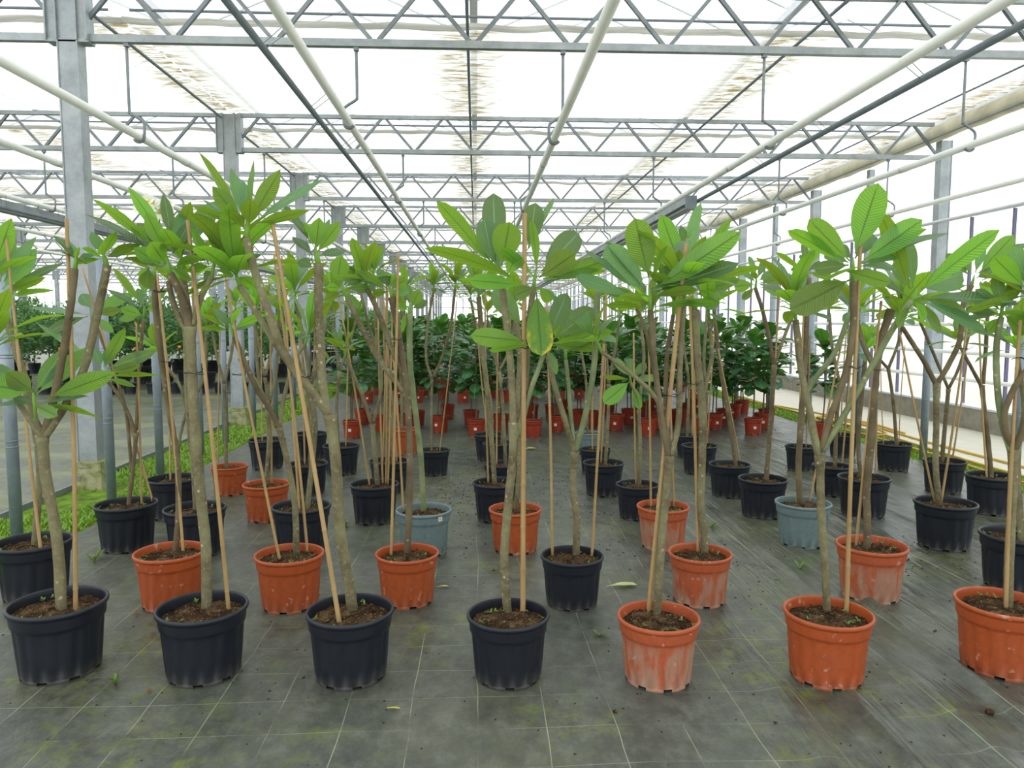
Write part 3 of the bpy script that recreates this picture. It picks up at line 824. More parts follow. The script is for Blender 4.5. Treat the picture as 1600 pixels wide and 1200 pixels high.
def bark_tube(m, pts, r0, r1, n, seed, knot=False):
    L = len(pts); rad = []
    for i in range(L):
        t = i / (L - 1); rad.append((r0 + (r1 - r0) * t) * (1 + 0.07 * noise.noise(V((i * 0.9, seed, 0)))) * (1 + (0.28 * math.exp(-((1 - t) / 0.05) ** 2) if knot else 0)))
    s = len(m.v); m.tube(pts, rad, n)
    for k in range(s, len(m.v)):
        p = m.v[k]; m.v[k] = p + V((noise.noise(p * 30), noise.noise(p * 30 + V((9, 0, 0))), 0)) * (r0 * 0.10)
def cane_tube(m, a, b, r, bend, rnd):
    n = 36; d = b - a; L = d.length; pts, rad = [], []
    side = V((rnd.uniform(-1, 1), rnd.uniform(-1, 1), 0)) * bend; step = rnd.uniform(.17, .24); off = rnd.random() * step
    zs = [i / n for i in range(n + 1)]
    k = off
    while k < L:
        zs += [(k - .006) / L, k / L, (k + .006) / L]; k += step
    nodes = [off + i * step for i in range(int(L / step) + 2)]
    for t in sorted(z for z in zs if 0 <= z <= 1):
        pts.append(a + d * t + side * sin(pi * t)); dist = min(abs(t * L - q) for q in nodes)
        rad.append(r * (1 - 0.22 * t) * (1.16 if dist < .002 else 1.0))
    m.tube(pts, rad, 8)

PLANTS = []
def plant(cx, rimy, w, base, colr, label, branches, canes=(), ties=(), bark='bark', lo=True, seed=None, sticker=None, extra=None, depth=0.0):
    rnd = random.Random(seed if seed is not None else int(cx * 7 + base))
    gf = G(cx, base); Yc = gf.y + 0.135
    R = min(0.186, max(0.150, w * pxm(Yc) / 2 * 0.985)); sc = R / R0; Yc = gf.y + R * 0.78
    xc = P(cx, rimy, Yc).x; loc = V((xc, Yc, 0))
    root = empty('potted_frangipani', loc)
    tag(root, label, 'potted plant', 'potted frangipani trees')
    nseg = 64 if not lo else 48
    p = link('pot', get_mesh(('pot', colr), lambda: pot_mesh('pot', R0, H0, 96, 16, 8, M[colr])), root)
    p.scale = (sc, sc, sc); p.rotation_euler.z = rnd.uniform(0, 6.28)
    sz = H0 * 0.87 * sc
    sk = rnd.randint(0, 2); so = link('soil', get_mesh(('soil', sk), lambda: soil_mesh(R0 * 0.915, sk, M['soil'])), root)
    so.scale = (sc, sc, sc); so.location.z = sz - 0.008; so.rotation_euler.z = rnd.uniform(0, 6.28)
    wk = rnd.randint(0, 2); wo = link('weeds', get_mesh(('weeds', wk), lambda: weeds_mesh(R0, wk + 5, 10)), root)
    wo.scale = (sc, sc, sc); wo.location.z = sz; wo.rotation_euler.z = rnd.uniform(0, 6.28); wo['kind'] = 'stuff'
    if sticker:
        s = MB(); c = P(sticker[0], sticker[1], Yc - R * 0.9) ; dd = V((c.x - xc, c.y - Yc, 0)).normalized(); ps = V((xc, Yc, 0)) + dd * (R * 0.965)
        t = V((-dd.y, dd.x, 0)); q = [ps + t * a + V((0, 0, c.z + b)) - loc for a, b in ((-.014, -.013), (.014, -.013), (.014, .013), (-.014, .013))]
        s.v += [x + dd * .002 for x in q] + [x - dd * .004 for x in q]; s.f += [(0, 1, 2, 3), (4, 7, 6, 5), (0, 4, 5, 1), (1, 5, 6, 2), (2, 6, 7, 3), (3, 7, 4, 0)]
        so_ = s.build('sticker', M['sticker'], root, False)
        k = MB()
        for zz, x0, x1 in ((.006, -.009, .005), (0.0, -.009, .009), (-.006, -.009, .002)):
            k.v += [ps + t * a + V((0, 0, c.z + b)) - loc + dd * .0026 for a, b in ((x0, zz - .0012), (x1, zz - .0012), (x1, zz + .0012), (x0, zz + .0012))]; n_ = len(k.v); k.f.append((n_ - 4, n_ - 3, n_ - 2, n_ - 1))
        k.build('printed_lines', M['ink'], so_, False)
    Y0 = None; tm = {}; ends = []
    for bi, br in enumerate(branches):
        w0, w1, dr, pts = br[:4]; ros = br[4] if len(br) > 4 else None; bk = br[5] if len(br) > 5 else bark
        if bi == 0:
            g = G(pts[0][0], pts[0][1], sz); off = V((g.x - xc, g.y - Yc, 0))
            if off.length > R * 0.55: off = off.normalized() * R * 0.55
            Y0 = Yc + off.y
        n = len(pts); wp = []
        for i, q in enumerate(pts):
            t = i / max(1, n - 1); wp.append(P(q[0], q[1], Y0 + dr * t) - loc)
        if bi == 0:
            wp[0] = V((wp[0].x, wp[0].y, sz)); wp.insert(0, wp[0] + V((0, 0, -0.04)))
        path = smooth_path(wp, 7 if not lo else 5)
        mm = tm.setdefault(bk, MB())
        bark_tube(mm, path, w0 * pxm(Y0) / 2, w1 * pxm(Y0) / 2, 12 if not lo else 8, bi + cx, bi == 0 and len(branches) > 1)
        if ros:
            end = path[-1]; up = (path[-1] - path[-3]).normalized(); up = (up + V((0, 0, 1.2))).normalized(); Ye = Y0 + dr
            if isinstance(ros, list):
                lm = MB().enable_uv(); ly = MB().enable_uv(); cen = ros[0]
                for sp in ros[1:]:
                    if len(sp) == 7: man_leaf(ly, sp[:6], None, Ye, cen, rnd)
                    else: man_leaf(lm, sp, None, Ye, cen, rnd, 1.0 if cx < 700 else 0.15)
                c3 = P(cen[0], cen[1], Ye) - loc
                for mb_ in (lm, ly):
                    mb_.v = [p_ - loc for p_ in mb_.v]
                lm.build('leaf_rosette', M['leaf'], root)
                if ly.f: 
                    o_ = ly.build('hanging_leaf', M['leaf_yellow'], root); o_['label'] = 'large drooping leaf with yellowing edge'
                sh = MB(); sh.tube([end - up * 0.012, end.lerp(c3, 0.6), c3, c3 + up * 0.03], [w1 * pxm(Y0) * 0.36, w1 * pxm(Y0) * 0.30, 0.007, 0.002], 8); sh.build('green_shoot', M['shoot'], root)
            else:
                L, nl = ros[:2]; lm = MB().enable_uv(); ou = ros[2] if len(ros) > 2 else -12
                rosette(lm, end + up * 0.035, up, L, nl, rnd, ou, 78, ros[3] if len(ros) > 3 else 0.30, lo)
                lm.build('leaf_rosette', M['leaf'], root)
                sh = MB(); sh.tube([end - up * 0.01, end + up * 0.03, end + up * 0.07], [max(.006, w1 * pxm(Y0) * 0.3), 0.008, 0.002], 6); sh.build('green_shoot', M['shoot'], root)
    for k, mm in tm.items(): mm.build('trunk' if k == branches[0][5:6] or len(tm) == 1 or k == bark else 'side_branch', M[k], root)
    for cn in canes:
        x0, y0, x1, y1 = cn[:4]; r = cn[4] if len(cn) > 4 else 0.0078; dd = cn[5] if len(cn) > 5 else 0.0
        g = G(x0, y0, sz); off = V((g.x - xc, g.y - Yc, 0))
        if off.length > R * 0.8: off = off.normalized() * R * 0.8
        Yb = Yc + off.y; a = P(x0, y0, Yb) - loc; a = V((a.x, a.y, sz)); b = P(x1, y1, Y0 + dd - 0.02) - loc; a = a + (a - b).normalized() * 0.04
        m = MB(); cane_tube(m, a, b, r, 0.008, rnd); m.build('bamboo_cane', M['cane'], root)
    for tx, ty, hw in ties:
        c = P(tx, ty, Y0 - 0.01) - loc; rx = hw * pxm(Y0); m = MB()
        ring = [c + V((rx * cos(a), 0.024 * sin(a), 0.004 * sin(a * 2))) for a in [2 * pi * q / 20 for q in range(21)]]
        m.tube(ring, 0.0017, 5); q = c + V((rx * 0.6, -0.024, 0)); m.tube([q, q + V((.012, -.012, .008)), q + V((.02, -.012, .022))], 0.0014, 5); m.build('wire_tie', M['tie'], root)
    return root, loc

g = lambda L=.24, n=12, ou=-12, wr=.30: (L, n, ou, wr)
# ---- front row --------------------------------------------------------------
plant(91, 949, 152, 1072, 'N', 'frangipani in navy pot at the near left corner, low leaf cluster in its fork', [
    (17, 15, 0, [(96, 952), (90, 850), (72, 745), (66, 682)]),
    (9, 8, .05, [(64, 678), (48, 658), (12, 600), (-10, 560)], g(.28, 14)),
    (10, 8, -.03, [(66, 690), (60, 668), (56, 655)], [(53, 622), (-30, 566, 26, .06, 48, 608), (-34, 598, 36, -.1, 50, 612), (98, 546, 24, .04, 55, 612), (141, 541, 26, .08, 57, 616), (180, 582, 30, -.08, 74, 622), (10, 582, 30, -.06, 52, 612), (90, 650, 20, -.14, 55, 634), (138, 619, 9, 0.02, 60, 630), (157, 654, 9, -.02, 62, 634), (-10, 634, 8, .02, 50, 632), (22, 622, 14, .04, 50, 628)]),
    (12, 10, -.04, [(66, 680), (80, 640), (97, 560), (110, 480), (117, 420)], [(119, 402), (84, 368, 12, .03, 116, 404), (123, 386, 8, -.02, 121, 404), (147, 398, 9, .04, 122, 404), (134, 410, 8, -.02, 121, 408), (96, 392, 8, .05, 117, 404), (110, 378, 12, .08, 118, 402)], 'darkbark'),
    (12, 12, .02, [(70, 682), (98, 640), (130, 580), (150, 500), (168, 414)], [(162, 400), (143, 362, 17, .04, 160, 398), (182, 362, 15, -.03, 162, 398), (220, 382, 14, -.02, 168, 400), (196, 396, 9, .03, 166, 402), (128, 388, 9, .0, 160, 402), (118, 413, 8, -.03, 158, 404), (160, 378, 12, -.08, 161, 400)]),
], [(118, 952, 104, 342, .0095)], [(109, 500, 7)], lo=False)
plant(316, 948, 141, 1076, 'N', 'frangipani in navy pot, front row, thick straight trunk forking low into several stubs', [
    (17, 15, 0, [(323, 950), (322, 860), (312, 760), (303, 640), (299, 560), (297, 510)]),
    (13, 12, -.02, [(298, 520), (290, 480), (278, 450), (266, 428)], [(262, 408), (200, 292, 20, -.03, 256, 372), (144, 311, 15, -.02, 244, 388), (131, 334, 10, .04, 240, 396), (255, 303, 18, .06, 266, 372), (228, 332, 24, -.08, 258, 392), (286, 328, 20, .10, 268, 392), (235, 378, 30, -.14, 259, 412), (209, 387, 24, -.06, 250, 412), (215, 348, 24, .14, 250, 392), (193, 403, 9, -.02, 254, 418), (297, 345, 18, .05, 270, 396), (318, 402, 14, -.10, 272, 418), (340, 314, 30, .12, 292, 376), (152, 345, 9, .08, 244, 398), (228, 450, 22, .1, 232, 418), (300, 438, 14, -.06, 268, 418)], 'darkbark'),
    (9, 8, .05, [(296, 520), (284, 505), (270, 470), (263, 440)], None),
    (10, 9, .08, [(300, 515), (292, 470), (286, 425)], g(.24, 10)),
    (9, 9, .02, [(302, 508), (314, 465), (331, 432)], [(334, 414), (345, 346, 28, -.03, 335, 396), (299, 355, 14, -.08, 326, 414), (379, 372, 26, .09, 342, 408), (397, 386, 24, -.04, 344, 412), (409, 398, 14, .05, 344, 416), (365, 430, 13, -.05, 340, 422), (291, 424, 14, -.05, 328, 416), (308, 384, 20, .1, 328, 408), (402, 418, 12, -.04, 340, 418), (318, 440, 12, .05, 332, 424), (360, 350, 22, .14, 338, 404)]),
], [(357, 952, 293, 344, .0092)], [(305, 583, 16), (250, 455, 8)], lo=False)
plant(547, 952, 141, 1080, 'N', 'frangipani in navy pot, front row, trunk split into a sawn stub and a long limb', [
    (18, 17, 0, [(551, 952), (543, 900), (530, 820), (526, 740), (521, 690), (515, 648)]),
    (15, 14, .02, [(514, 655), (506, 620), (501, 560), (498, 490), (498, 412)], [(493, 392), (440, 317, 12, .05, 486, 380), (457, 370, 14, .1, 487, 398), (473, 345, 9, .0, 490, 386), (499, 340, 26, -.06, 493, 388), (515, 342, 12, .06, 496, 386), (531, 346, 22, -.02, 496, 394), (466, 407, 18, .05, 488, 418), (540, 392, 14, .12, 498, 400)]),
    (14, 12, -.05, [(514, 648), (490, 615), (462, 580), (436, 535), (412, 465), (394, 410), (385, 372)], [(386, 352), (311, 238, 13, -.04, 374, 342), (299, 322, 11, -.02, 370, 350), (332, 291, 26, -.07, 376, 346), (361, 263, 18, .10, 379, 340), (379, 282, 24, .13, 384, 342), (397, 250, 9, .05, 389, 338), (438, 265, 27, -.03, 392, 344), (505, 280, 14, .03, 398, 346), (483, 329, 16, -.03, 398, 350), (391, 311, 27, -.12, 389, 354), (317, 312, 8, .06, 372, 348), (360, 330, 16, -.1, 382, 358)]),
    (10, 9, .04, [(458, 578), (432, 540), (400, 488), (374, 447)], g(.27, 14)),
], [(530, 972, 425, 345, .0098)], [(479, 589, 9)], lo=False)
plant(794, 951, 135, 1080, 'N', 'frangipani in navy pot, front row centre, broad leaves and one hanging yellowed leaf', [
    (14, 14, 0, [(793, 952), (788, 870), (795, 780), (801, 720), (803, 660)]),
    (12, 11, .0, [(803, 670), (800, 600), (794, 530), (785, 452)], [(783, 436), (682, 314, 25, -.03, 764, 412), (664, 388, 20, -.12, 812, 440), (771, 302, 38, .12, 774, 408), (757, 342, 34, .04, 770, 412), (796, 347, 44, -.1, 784, 416), (734, 372, 14, .10, 768, 410), (733, 438, 24, -.18, 816, 446), (770, 374, 30, .16, 780, 420), (810, 395, 26, -.05, 792, 430)]),
    (12, 9, .03, [(803, 690), (818, 640), (823, 560), (828, 490), (834, 448)], [(836, 432), (837, 317, 34, .04, 826, 388), (865, 309, 10, .1, 836, 368), (829, 343, 14, -.04, 838, 424), (904, 364, 42, .13, 846, 424), (898, 396, 36, -.08, 842, 434), (949, 407, 27, -.05, 848, 436), (946, 424, 14, -.02, 850, 438), (782, 388, 17, -.13, 834, 432), (896, 434, 8, .04, 850, 440), (804, 462, 22, -.17, 836, 448), (846, 556, 40, -.2, 838, 456, 'y'), (905, 506, 14, .05, 852, 452), (772, 452, 34, .08, 816, 508), (862, 470, 22, .12, 842, 448)]),
    (8, 8, -.02, [(812, 680), (826, 620), (840, 580), (851, 548)], [(851, 538), (958, 518, 20, -.03, 862, 537), (932, 545, 16, -.08, 862, 540), (886, 458, 30, .05, 856, 528), (928, 482, 34, .04, 864, 530), (838, 480, 24, .1, 848, 528), (735, 524, 30, -.04, 822, 533), (765, 548, 14, -.1, 830, 540), (870, 585, 12, .05, 853, 545)], 'greenbark'),
], [(817, 955, 820, 333, .0115)], [(815, 543, 12)], lo=False)
plant(1029, 953, 135, 1083, 'F', 'frangipani in lime-streaked orange pot, front row, tall fork under wide ribbed leaves', [
    (13, 13, 0, [(1027, 945), (1033, 860), (1040, 780), (1046, 712)]),
    (9, 9, -.03, [(1044, 716), (1034, 650), (1022, 560), (1016, 484)], [(1016, 462), (992, 341, 45, -.04, 1014, 434), (946, 384, 44, .08, 1010, 456), (1042, 384, 10, -.05, 1020, 440), (899, 431, 22, .03, 984, 462), (913, 391, 10, .06, 990, 452), (948, 376, 12, .10, 1000, 444), (1157, 362, 38, -.06, 1022, 452), (1154, 411, 27, .05, 1024, 456), (1070, 408, 34, .12, 1022, 452), (968, 462, 15, -.14, 1012, 474), (1122, 476, 13, -.05, 1020, 480), (950, 476, 12, -.02, 1008, 482), (1090, 452, 15, -.12, 1022, 464), (1000, 482, 16, -.16, 1014, 472), (940, 452, 16, .1, 1004, 466)], 'darkbark'),
    (10, 9, .04, [(1048, 712), (1060, 660), (1062, 580), (1066, 500), (1068, 470)], g(.26, 12)),
    (8, 7, .08, [(1044, 705), (1040, 640), (1042, 560), (1052, 492)], g(.22, 8), 'darkbark'),
    (8, 6, -.06, [(1036, 640), (1015, 610), (975, 575), (940, 550)], g(.15, 7)),
    (6, 5, .05, [(1022, 585), (1010, 520), (992, 475)], None, 'darkbark'),
], [(1014, 946, 1072, 380, .011)], [(1046, 618, 12)], lo=False)
plant(1294, 951, 143, 1082, 'T', 'frangipani in clean orange pot, front row, V-shaped limbs holding two big fresh green crowns', [
    (12, 13, 0, [(1292, 950), (1289, 880), (1283, 800), (1281, 712)]),
    (11, 10, .03, [(1280, 716), (1268, 655), (1252, 580), (1243, 500)], g(.24, 10)),
    (10, 10, -.03, [(1282, 706), (1298, 650), (1322, 580), (1333, 510), (1333, 440)], [(1333, 414), (1372, 286, 48, -.05, 1336, 396), (1264, 343, 34, -.04, 1328, 408), (1231, 360, 22, -.02, 1318, 412), (1441, 343, 38, -.06, 1346, 410), (1448, 358, 14, -.03, 1352, 410), (1481, 364, 12, .02, 1356, 408), (1271, 420, 22, .04, 1326, 414), (1392, 442, 24, -.2, 1318, 422), (1234, 484, 46, -.12, 1330, 436), (1410, 395, 18, .05, 1346, 412), (1310, 385, 20, .12, 1330, 404), (1360, 362, 30, .14, 1336, 404), (1400, 420, 14, .08, 1344, 416), (1288, 398, 16, .1, 1326, 410)], 'darkbark'),
    (10, 9, .0, [(1284, 706), (1318, 650), (1358, 580), (1396, 512), (1424, 470)], [(1430, 460), (1374, 330, 27, -.04, 1420, 452), (1422, 377, 18, .06, 1426, 450), (1562, 359, 30, -.06, 1436, 458), (1504, 425, 46, .12, 1438, 452), (1592, 474, 20, .05, 1440, 464), (1543, 522, 20, .03, 1440, 470), (1346, 421, 14, .02, 1420, 466), (1514, 496, 20, .08, 1440, 466), (1402, 512, 14, -.05, 1424, 476), (1446, 500, 14, -.12, 1430, 472), (1396, 410, 20, .12, 1424, 452), (1470, 520, 16, .1, 1434, 470)], 'greenbark'),
    (9, 8, .06, [(1281, 725), (1272, 690), (1262, 640)], None),
], [(1323, 952, 1345, 372, .0098)], [(1330, 574, 12)], lo=False)
plant(1567, 942, 146, 1068, 'T', 'frangipani in orange pot cut off at right, front row, limb curling up from its fork', [
    (15, 14, 0, [(1575, 948), (1577, 870), (1582, 770), (1583, 702)]),
    (11, 9, .04, [(1580, 706), (1566, 660), (1558, 600), (1557, 540), (1564, 496)], [(1566, 480), (1545, 520, 16, .0, 1562, 496), (1510, 484, 14, .03, 1560, 490), (1600, 520, 16, -.04, 1570, 492), (1524, 452, 16, .05, 1562, 484), (1590, 440, 22, .06, 1568, 480), (1556, 430, 20, .08, 1565, 478), (1612, 500, 16, .0, 1572, 488), (1500, 503, 10, .05, 1560, 492)], 'greenbark'),
    (10, 9, -.05, [(1582, 704), (1571, 672), (1571, 640), (1588, 600), (1610, 570), (1640, 520)], g(.28, 14), 'darkbark'),
    (12, 10, .0, [(1584, 704), (1598, 670), (1612, 600), (1612, 500), (1606, 462)], [(1604, 448), (1552, 401, 32, -.05, 1602, 450), (1585, 385, 26, .06, 1604, 440), (1630, 380, 30, .05, 1606, 440), (1560, 470, 14, .0, 1600, 454), (1655, 430, 30, .0, 1608, 448), (1508, 487, 14, -.06, 1602, 462), (1640, 480, 30, -.1, 1606, 452), (1594, 404, 28, .12, 1603, 444)], 'darkbark'),
], [(1572, 950, 1594, 500, .0085)], [(1592, 560, 9)], lo=False)
# ---- second row ---------------------------------------------------------------
plant(52, 852, 122, 945, 'N', 'frangipani in dark pot at the left edge, tucked behind the near corner plant', [
    (11, 10, 0, [(55, 852), (58, 800), (62, 730), (50, 640), (34, 575), (15, 515), (2, 470)], [(-2, 458), (18, 341, 28, -.05, -10, 420), (57, 370, 16, .06, 6, 440), (57, 388, 28, .1, 4, 452), (58, 400, 12, -.1, -8, 432), (100, 411, 13, .08, 10, 456), (71, 433, 16, -.05, 6, 460), (86, 454, 9, .0, 10, 466), (-40, 380, 26, .05, -6, 450), (-50, 430, 26, -.05, -6, 455), (20, 362, 22, .1, 0, 440)]),
], [(64, 862, 9, 364, .0085)], [(36, 560, 7)], lo=False)
plant(266, 862, 109, 958, 'T', 'frangipani in orange pot, second row, slim curved stem between two navy front pots', [
    (9, 9, 0, [(274, 860), (279, 800), (277, 720), (266, 650), (252, 560), (244, 490), (241, 432)], [(241, 420), (228, 418, 17, .03, 236, 455), (200, 402, 10, .0, 236, 420), (262, 404, 14, .05, 244, 420), (222, 385, 20, .06, 238, 416), (250, 380, 20, .05, 243, 414), (270, 425, 12, -.05, 245, 426), (215, 430, 12, -.05, 238, 424)], 'darkbark'),
], [(286, 862, 246, 432, .0085)], [(248, 455, 8), (262, 565, 9)], lo=False)
plant(452, 861, 109, 961, 'T', 'frangipani in orange pot, second row, low fork with a dark limb leaning left', [
    (11, 9, 0, [(463, 862), (461, 790), (450, 725), (436, 668)]),
    (8, 8, -.03, [(438, 672), (422, 640), (400, 605), (382, 565), (366, 526)], [(361, 514), (415, 491, 13, -.03, 364, 514), (333, 480, 13, .02, 358, 512), (310, 490, 8, .0, 356, 514), (311, 513, 8, -.02, 358, 517), (365, 488, 10, .05, 361, 510), (376, 480, 9, -.04, 362, 510), (400, 506, 8, .03, 364, 517)], 'darkbark'),
    (8, 6, .05, [(434, 668), (412, 620), (396, 590), (374, 560)], None),
    (7, 6, .06, [(437, 668), (444, 620), (462, 560), (476, 540)], g(.22, 9)),
], [(437, 874, 349, 416, .0078), (480, 855, 428, 396, .0078)], [(372, 585, 9)], lo=False)
plant(636, 857, 102, 953, 'T', 'frangipani in orange pot, second row, dark straight trunk with a long grey limb going left', [
    (11, 10, 0, [(636, 857), (640, 780), (640, 690), (634, 600), (624, 530), (613, 464)], [(610, 452), (590, 419, 15, .08, 608, 450), (556, 421, 14, -.02, 604, 450), (622, 427, 11, .0, 611, 448), (635, 436, 20, -.03, 613, 450), (545, 431, 8, .02, 602, 452), (640, 455, 16, .04, 614, 454), (580, 460, 12, -.06, 606, 456), (604, 425, 18, .1, 610, 448), (632, 478, 10, .0, 613, 458)], 'darkbark'),
    (9, 8, -.02, [(640, 625), (618, 596), (588, 555), (562, 505), (542, 464)], [(536, 452), (533, 399, 30, -.03, 527, 442), (586, 452, 15, .09, 542, 450), (509, 449, 14, .0, 532, 450), (560, 482, 14, .05, 540, 456), (575, 428, 13, .06, 540, 448), (505, 470, 14, -.05, 533, 456), (553, 414, 16, .08, 538, 446)]),
    (9, 8, .03, [(634, 590), (612, 545), (592, 490), (574, 452)], g(.2, 8)),
], [(611, 866, 622, 396, .0082)], [(620, 530, 9)], lo=False)
plant(894, 861, 103, 957, 'N', 'frangipani in navy pot, second row right of centre, staked on both sides', [
    (12, 11, 0, [(900, 863), (901, 810), (895, 760), (898, 706)]),
    (9, 8, -.02, [(898, 708), (884, 660), (866, 600), (856, 556)], None),
    (7, 6, .02, [(898, 705), (892, 650), (888, 600), (884, 562)], g(.24, 11, -5, .22), 'greenbark'),
    (10, 9, .0, [(899, 705), (913, 655), (926, 590), (932, 520), (934, 452)], None, 'greenbark'),
], [(863, 865, 854, 470, .0078), (925, 867, 948, 452, .0078)], [(930, 520, 7)], lo=False)
plant(1094, 856, 103, 952, 'F', 'frangipani in streaked orange pot, second row, knotted trunk behind the front streaked pot', [
    (13, 12, 0, [(1101, 862), (1100, 830), (1095, 790), (1097, 720), (1097, 640), (1090, 560), (1086, 484)], [(1082, 464), (1033, 335, 30, -.04, 1072, 440), (1095, 317, 20, .05, 1075, 440), (1143, 341, 16, -.02, 1086, 440), (1064, 352, 16, .06, 1076, 438), (1190, 418, 13, -.03, 1094, 450), (1156, 436, 17, -.06, 1092, 456), (1122, 478, 18, .03, 1088, 470), (1050, 480, 16, .05, 1078, 468), (1118, 455, 16, .08, 1088, 460), (1030, 420, 24, .1, 1076, 454), (1080, 370, 26, .12, 1080, 445)]),
    (8, 6, .04, [(1097, 620), (1112, 560), (1108, 500)], g(.22, 10)),
], [(1091, 862, 1074, 372, .0095)], [(1082, 600, 9)], lo=False)
plant(1362, 850, 112, 946, 'F', 'frangipani in orange pot, second row right, sawn dark stub standing over its knot', [
    (12, 11, 0, [(1355, 856), (1355, 800), (1354, 770), (1361, 690), (1367, 610), (1373, 545), (1392, 484)], None, 'darkbark'),
    (7, 6, .05, [(1368, 590), (1380, 540), (1402, 500)], g(.24, 10)),
    (9, 8, .04, [(1369, 580), (1350, 540), (1338, 500)], g(.22, 8)),
], [(1338, 852, 1377, 470, .008)], [(1366, 578, 9)], lo=False)
plant(1590, 848, 120, 932, 'N', 'frangipani in black pot half hidden behind the orange pot at the right edge', [
    (11, 10, 0, [(1596, 850), (1592, 780), (1588, 700)]),
    (8, 7, .03, [(1588, 705), (1600, 640), (1590, 560)], g(.26, 12)),
], [(1606, 852, 1604, 480, .008)])
# ---- third row -----------------------------------------------------------------
plant(197, 789, 95, 867, 'N', 'frangipani in black pot beside the grass, third row left, slender brown branches', [
    (7, 6, 0, [(201, 786), (208, 730), (213, 676)], None, 'darkbark'),
    (5, 5, -.03, [(212, 676), (198, 640), (180, 610), (164, 592)], [(160, 582), (196, 512, 18, -.02, 162, 572), (176, 540, 18, .05, 164, 574), (245, 548, 20, .03, 168, 576), (220, 570, 15, -.06, 168, 582), (247, 586, 8, .0, 170, 588), (138, 610, 12, .04, 162, 590), (56, 504, 10, .03, 152, 572), (148, 545, 16, .08, 158, 574), (212, 604, 9, -.03, 168, 592)], 'darkbark'),
    (5, 5, .03, [(213, 672), (216, 600), (220, 540), (225, 498)], [(225, 484), (228, 418, 19, .03, 225, 462), (176, 418, 12, -.02, 220, 474), (167, 452, 9, .02, 218, 480), (188, 482, 18, -.05, 222, 492), (262, 450, 14, .05, 228, 476), (250, 478, 14, -.05, 228, 484), (185, 500, 12, .05, 220, 492), (215, 450, 14, .08, 224, 476)], 'darkbark'),
    (5, 5, .05, [(206, 740), (196, 640), (170, 560), (148, 502)], [(144, 490), (127, 459, 20, .06, 142, 482), (44, 480, 8, .02, 138, 492), (207, 458, 18, .08, 150, 484), (189, 484, 14, -.03, 150, 490), (64, 526, 16, .08, 138, 494), (178, 520, 14, .05, 148, 496)], 'darkbark'),
], [(221, 786, 213, 505, .0075), (238, 752, 129, 420, .0075)], lo=False)
plant(305, 803, 98, 876, 'N', 'frangipani in black pot, third row, behind the second-row orange pot on the left', [
    (9, 9, 0, [(306, 798), (302, 720), (298, 690), (292, 600), (290, 520), (284, 470)], g(.24, 10)),
], [(312, 800, 300, 420, .0078)])
plant(471, 799, 93, 870, 'N', 'frangipani in black pot, third row, wedged behind two orange second-row pots', [
    (9, 8, 0, [(480, 796), (488, 720), (492, 660), (484, 600)]),
    (6, 6, .02, [(485, 605), (478, 550), (462, 470)], g(.26, 12)),
    (6, 5, .0, [(486, 600), (500, 540), (518, 480)], g(.22, 9)),
], [(468, 797, 440, 400, .008)])
plant(662, 795, 90, 873, 'G', 'frangipani in grey-blue pot with a white sticker, third row', [
    (9, 9, 0, [(662, 795), (658, 720), (650, 650), (641, 570), (640, 490)], [(640, 480), (656, 452, 20, -.02, 643, 480), (637, 444, 14, .05, 640, 476), (622, 476, 14, .0, 637, 484), (628, 520, 8, -.04, 636, 488), (668, 470, 14, .06, 644, 482), (615, 458, 14, .08, 637, 480)], 'greenbark'),
], [(630, 796, 612, 520, .0075)], sticker=(694, 813), lo=False)
plant(805, 791, 86, 868, 'T', 'frangipani in orange pot directly behind the centre navy pot', [
    (8, 8, 0, [(806, 790), (812, 720), (808, 640), (812, 560), (806, 490)], g(.22, 9)),
], [(800, 788, 796, 470)])
plant(1036, 787, 85, 862, 'F', 'frangipani in orange pot, third row, half hidden by the streaked front pot', [
    (8, 8, 0, [(1044, 786), (1040, 720), (1030, 640), (1022, 560), (1020, 500)], g(.22, 9)),
], [(1017, 791, 1014, 540), (1053, 786, 1048, 640)])
plant(1255, 783, 89, 859, 'G', 'frangipani in grey-green pot, third row right, dark trunk with a small upright tuft', [
    (10, 9, 0, [(1250, 782), (1248, 720), (1254, 620), (1259, 520), (1262, 434)], [(1260, 422), (1213, 394, 9, .0, 1256, 424), (1255, 379, 11, .05, 1259, 416), (1279, 384, 16, -.02, 1262, 416), (1250, 398, 8, .02, 1258, 418), (1285, 410, 12, .06, 1264, 422), (1236, 420, 9, -.03, 1257, 424), (1300, 432, 13, -.04, 1264, 426)], 'darkbark'),
    (8, 8, -.03, [(1256, 620), (1275, 590), (1305, 550), (1326, 495)], g(.22, 9), 'greenbark'),
], [(1245, 785, 1258, 430), (1265, 778, 1318, 520)], lo=False)
plant(1477, 788, 96, 864, 'N', 'frangipani in black pot, third row right, a straight trunk forking like a slingshot', [
    (10, 9, 0, [(1468, 786), (1462, 730), (1463, 660), (1463, 598)]),
    (8, 7, -.02, [(1462, 600), (1444, 565), (1425, 535), (1410, 512)], g(.22, 9), 'darkbark'),
    (8, 8, .02, [(1464, 600), (1482, 570), (1500, 530), (1504, 480), (1518, 446)], [(1521, 436), (1584, 367, 26, -.03, 1530, 426), (1537, 383, 14, .04, 1524, 426), (1602, 380, 18, .04, 1530, 430), (1622, 402, 26, -.05, 1534, 438), (1478, 396, 16, .05, 1514, 430), (1500, 396, 16, .09, 1518, 428), (1466, 450, 15, .04, 1512, 446), (1560, 470, 14, .0, 1530, 444), (1556, 420, 22, .1, 1526, 434), (1480, 478, 12, .03, 1514, 450)], 'darkbark'),
], [(1461, 776, 1406, 520), (1470, 786, 1512, 500)], [(1505, 545, 8)], lo=False)
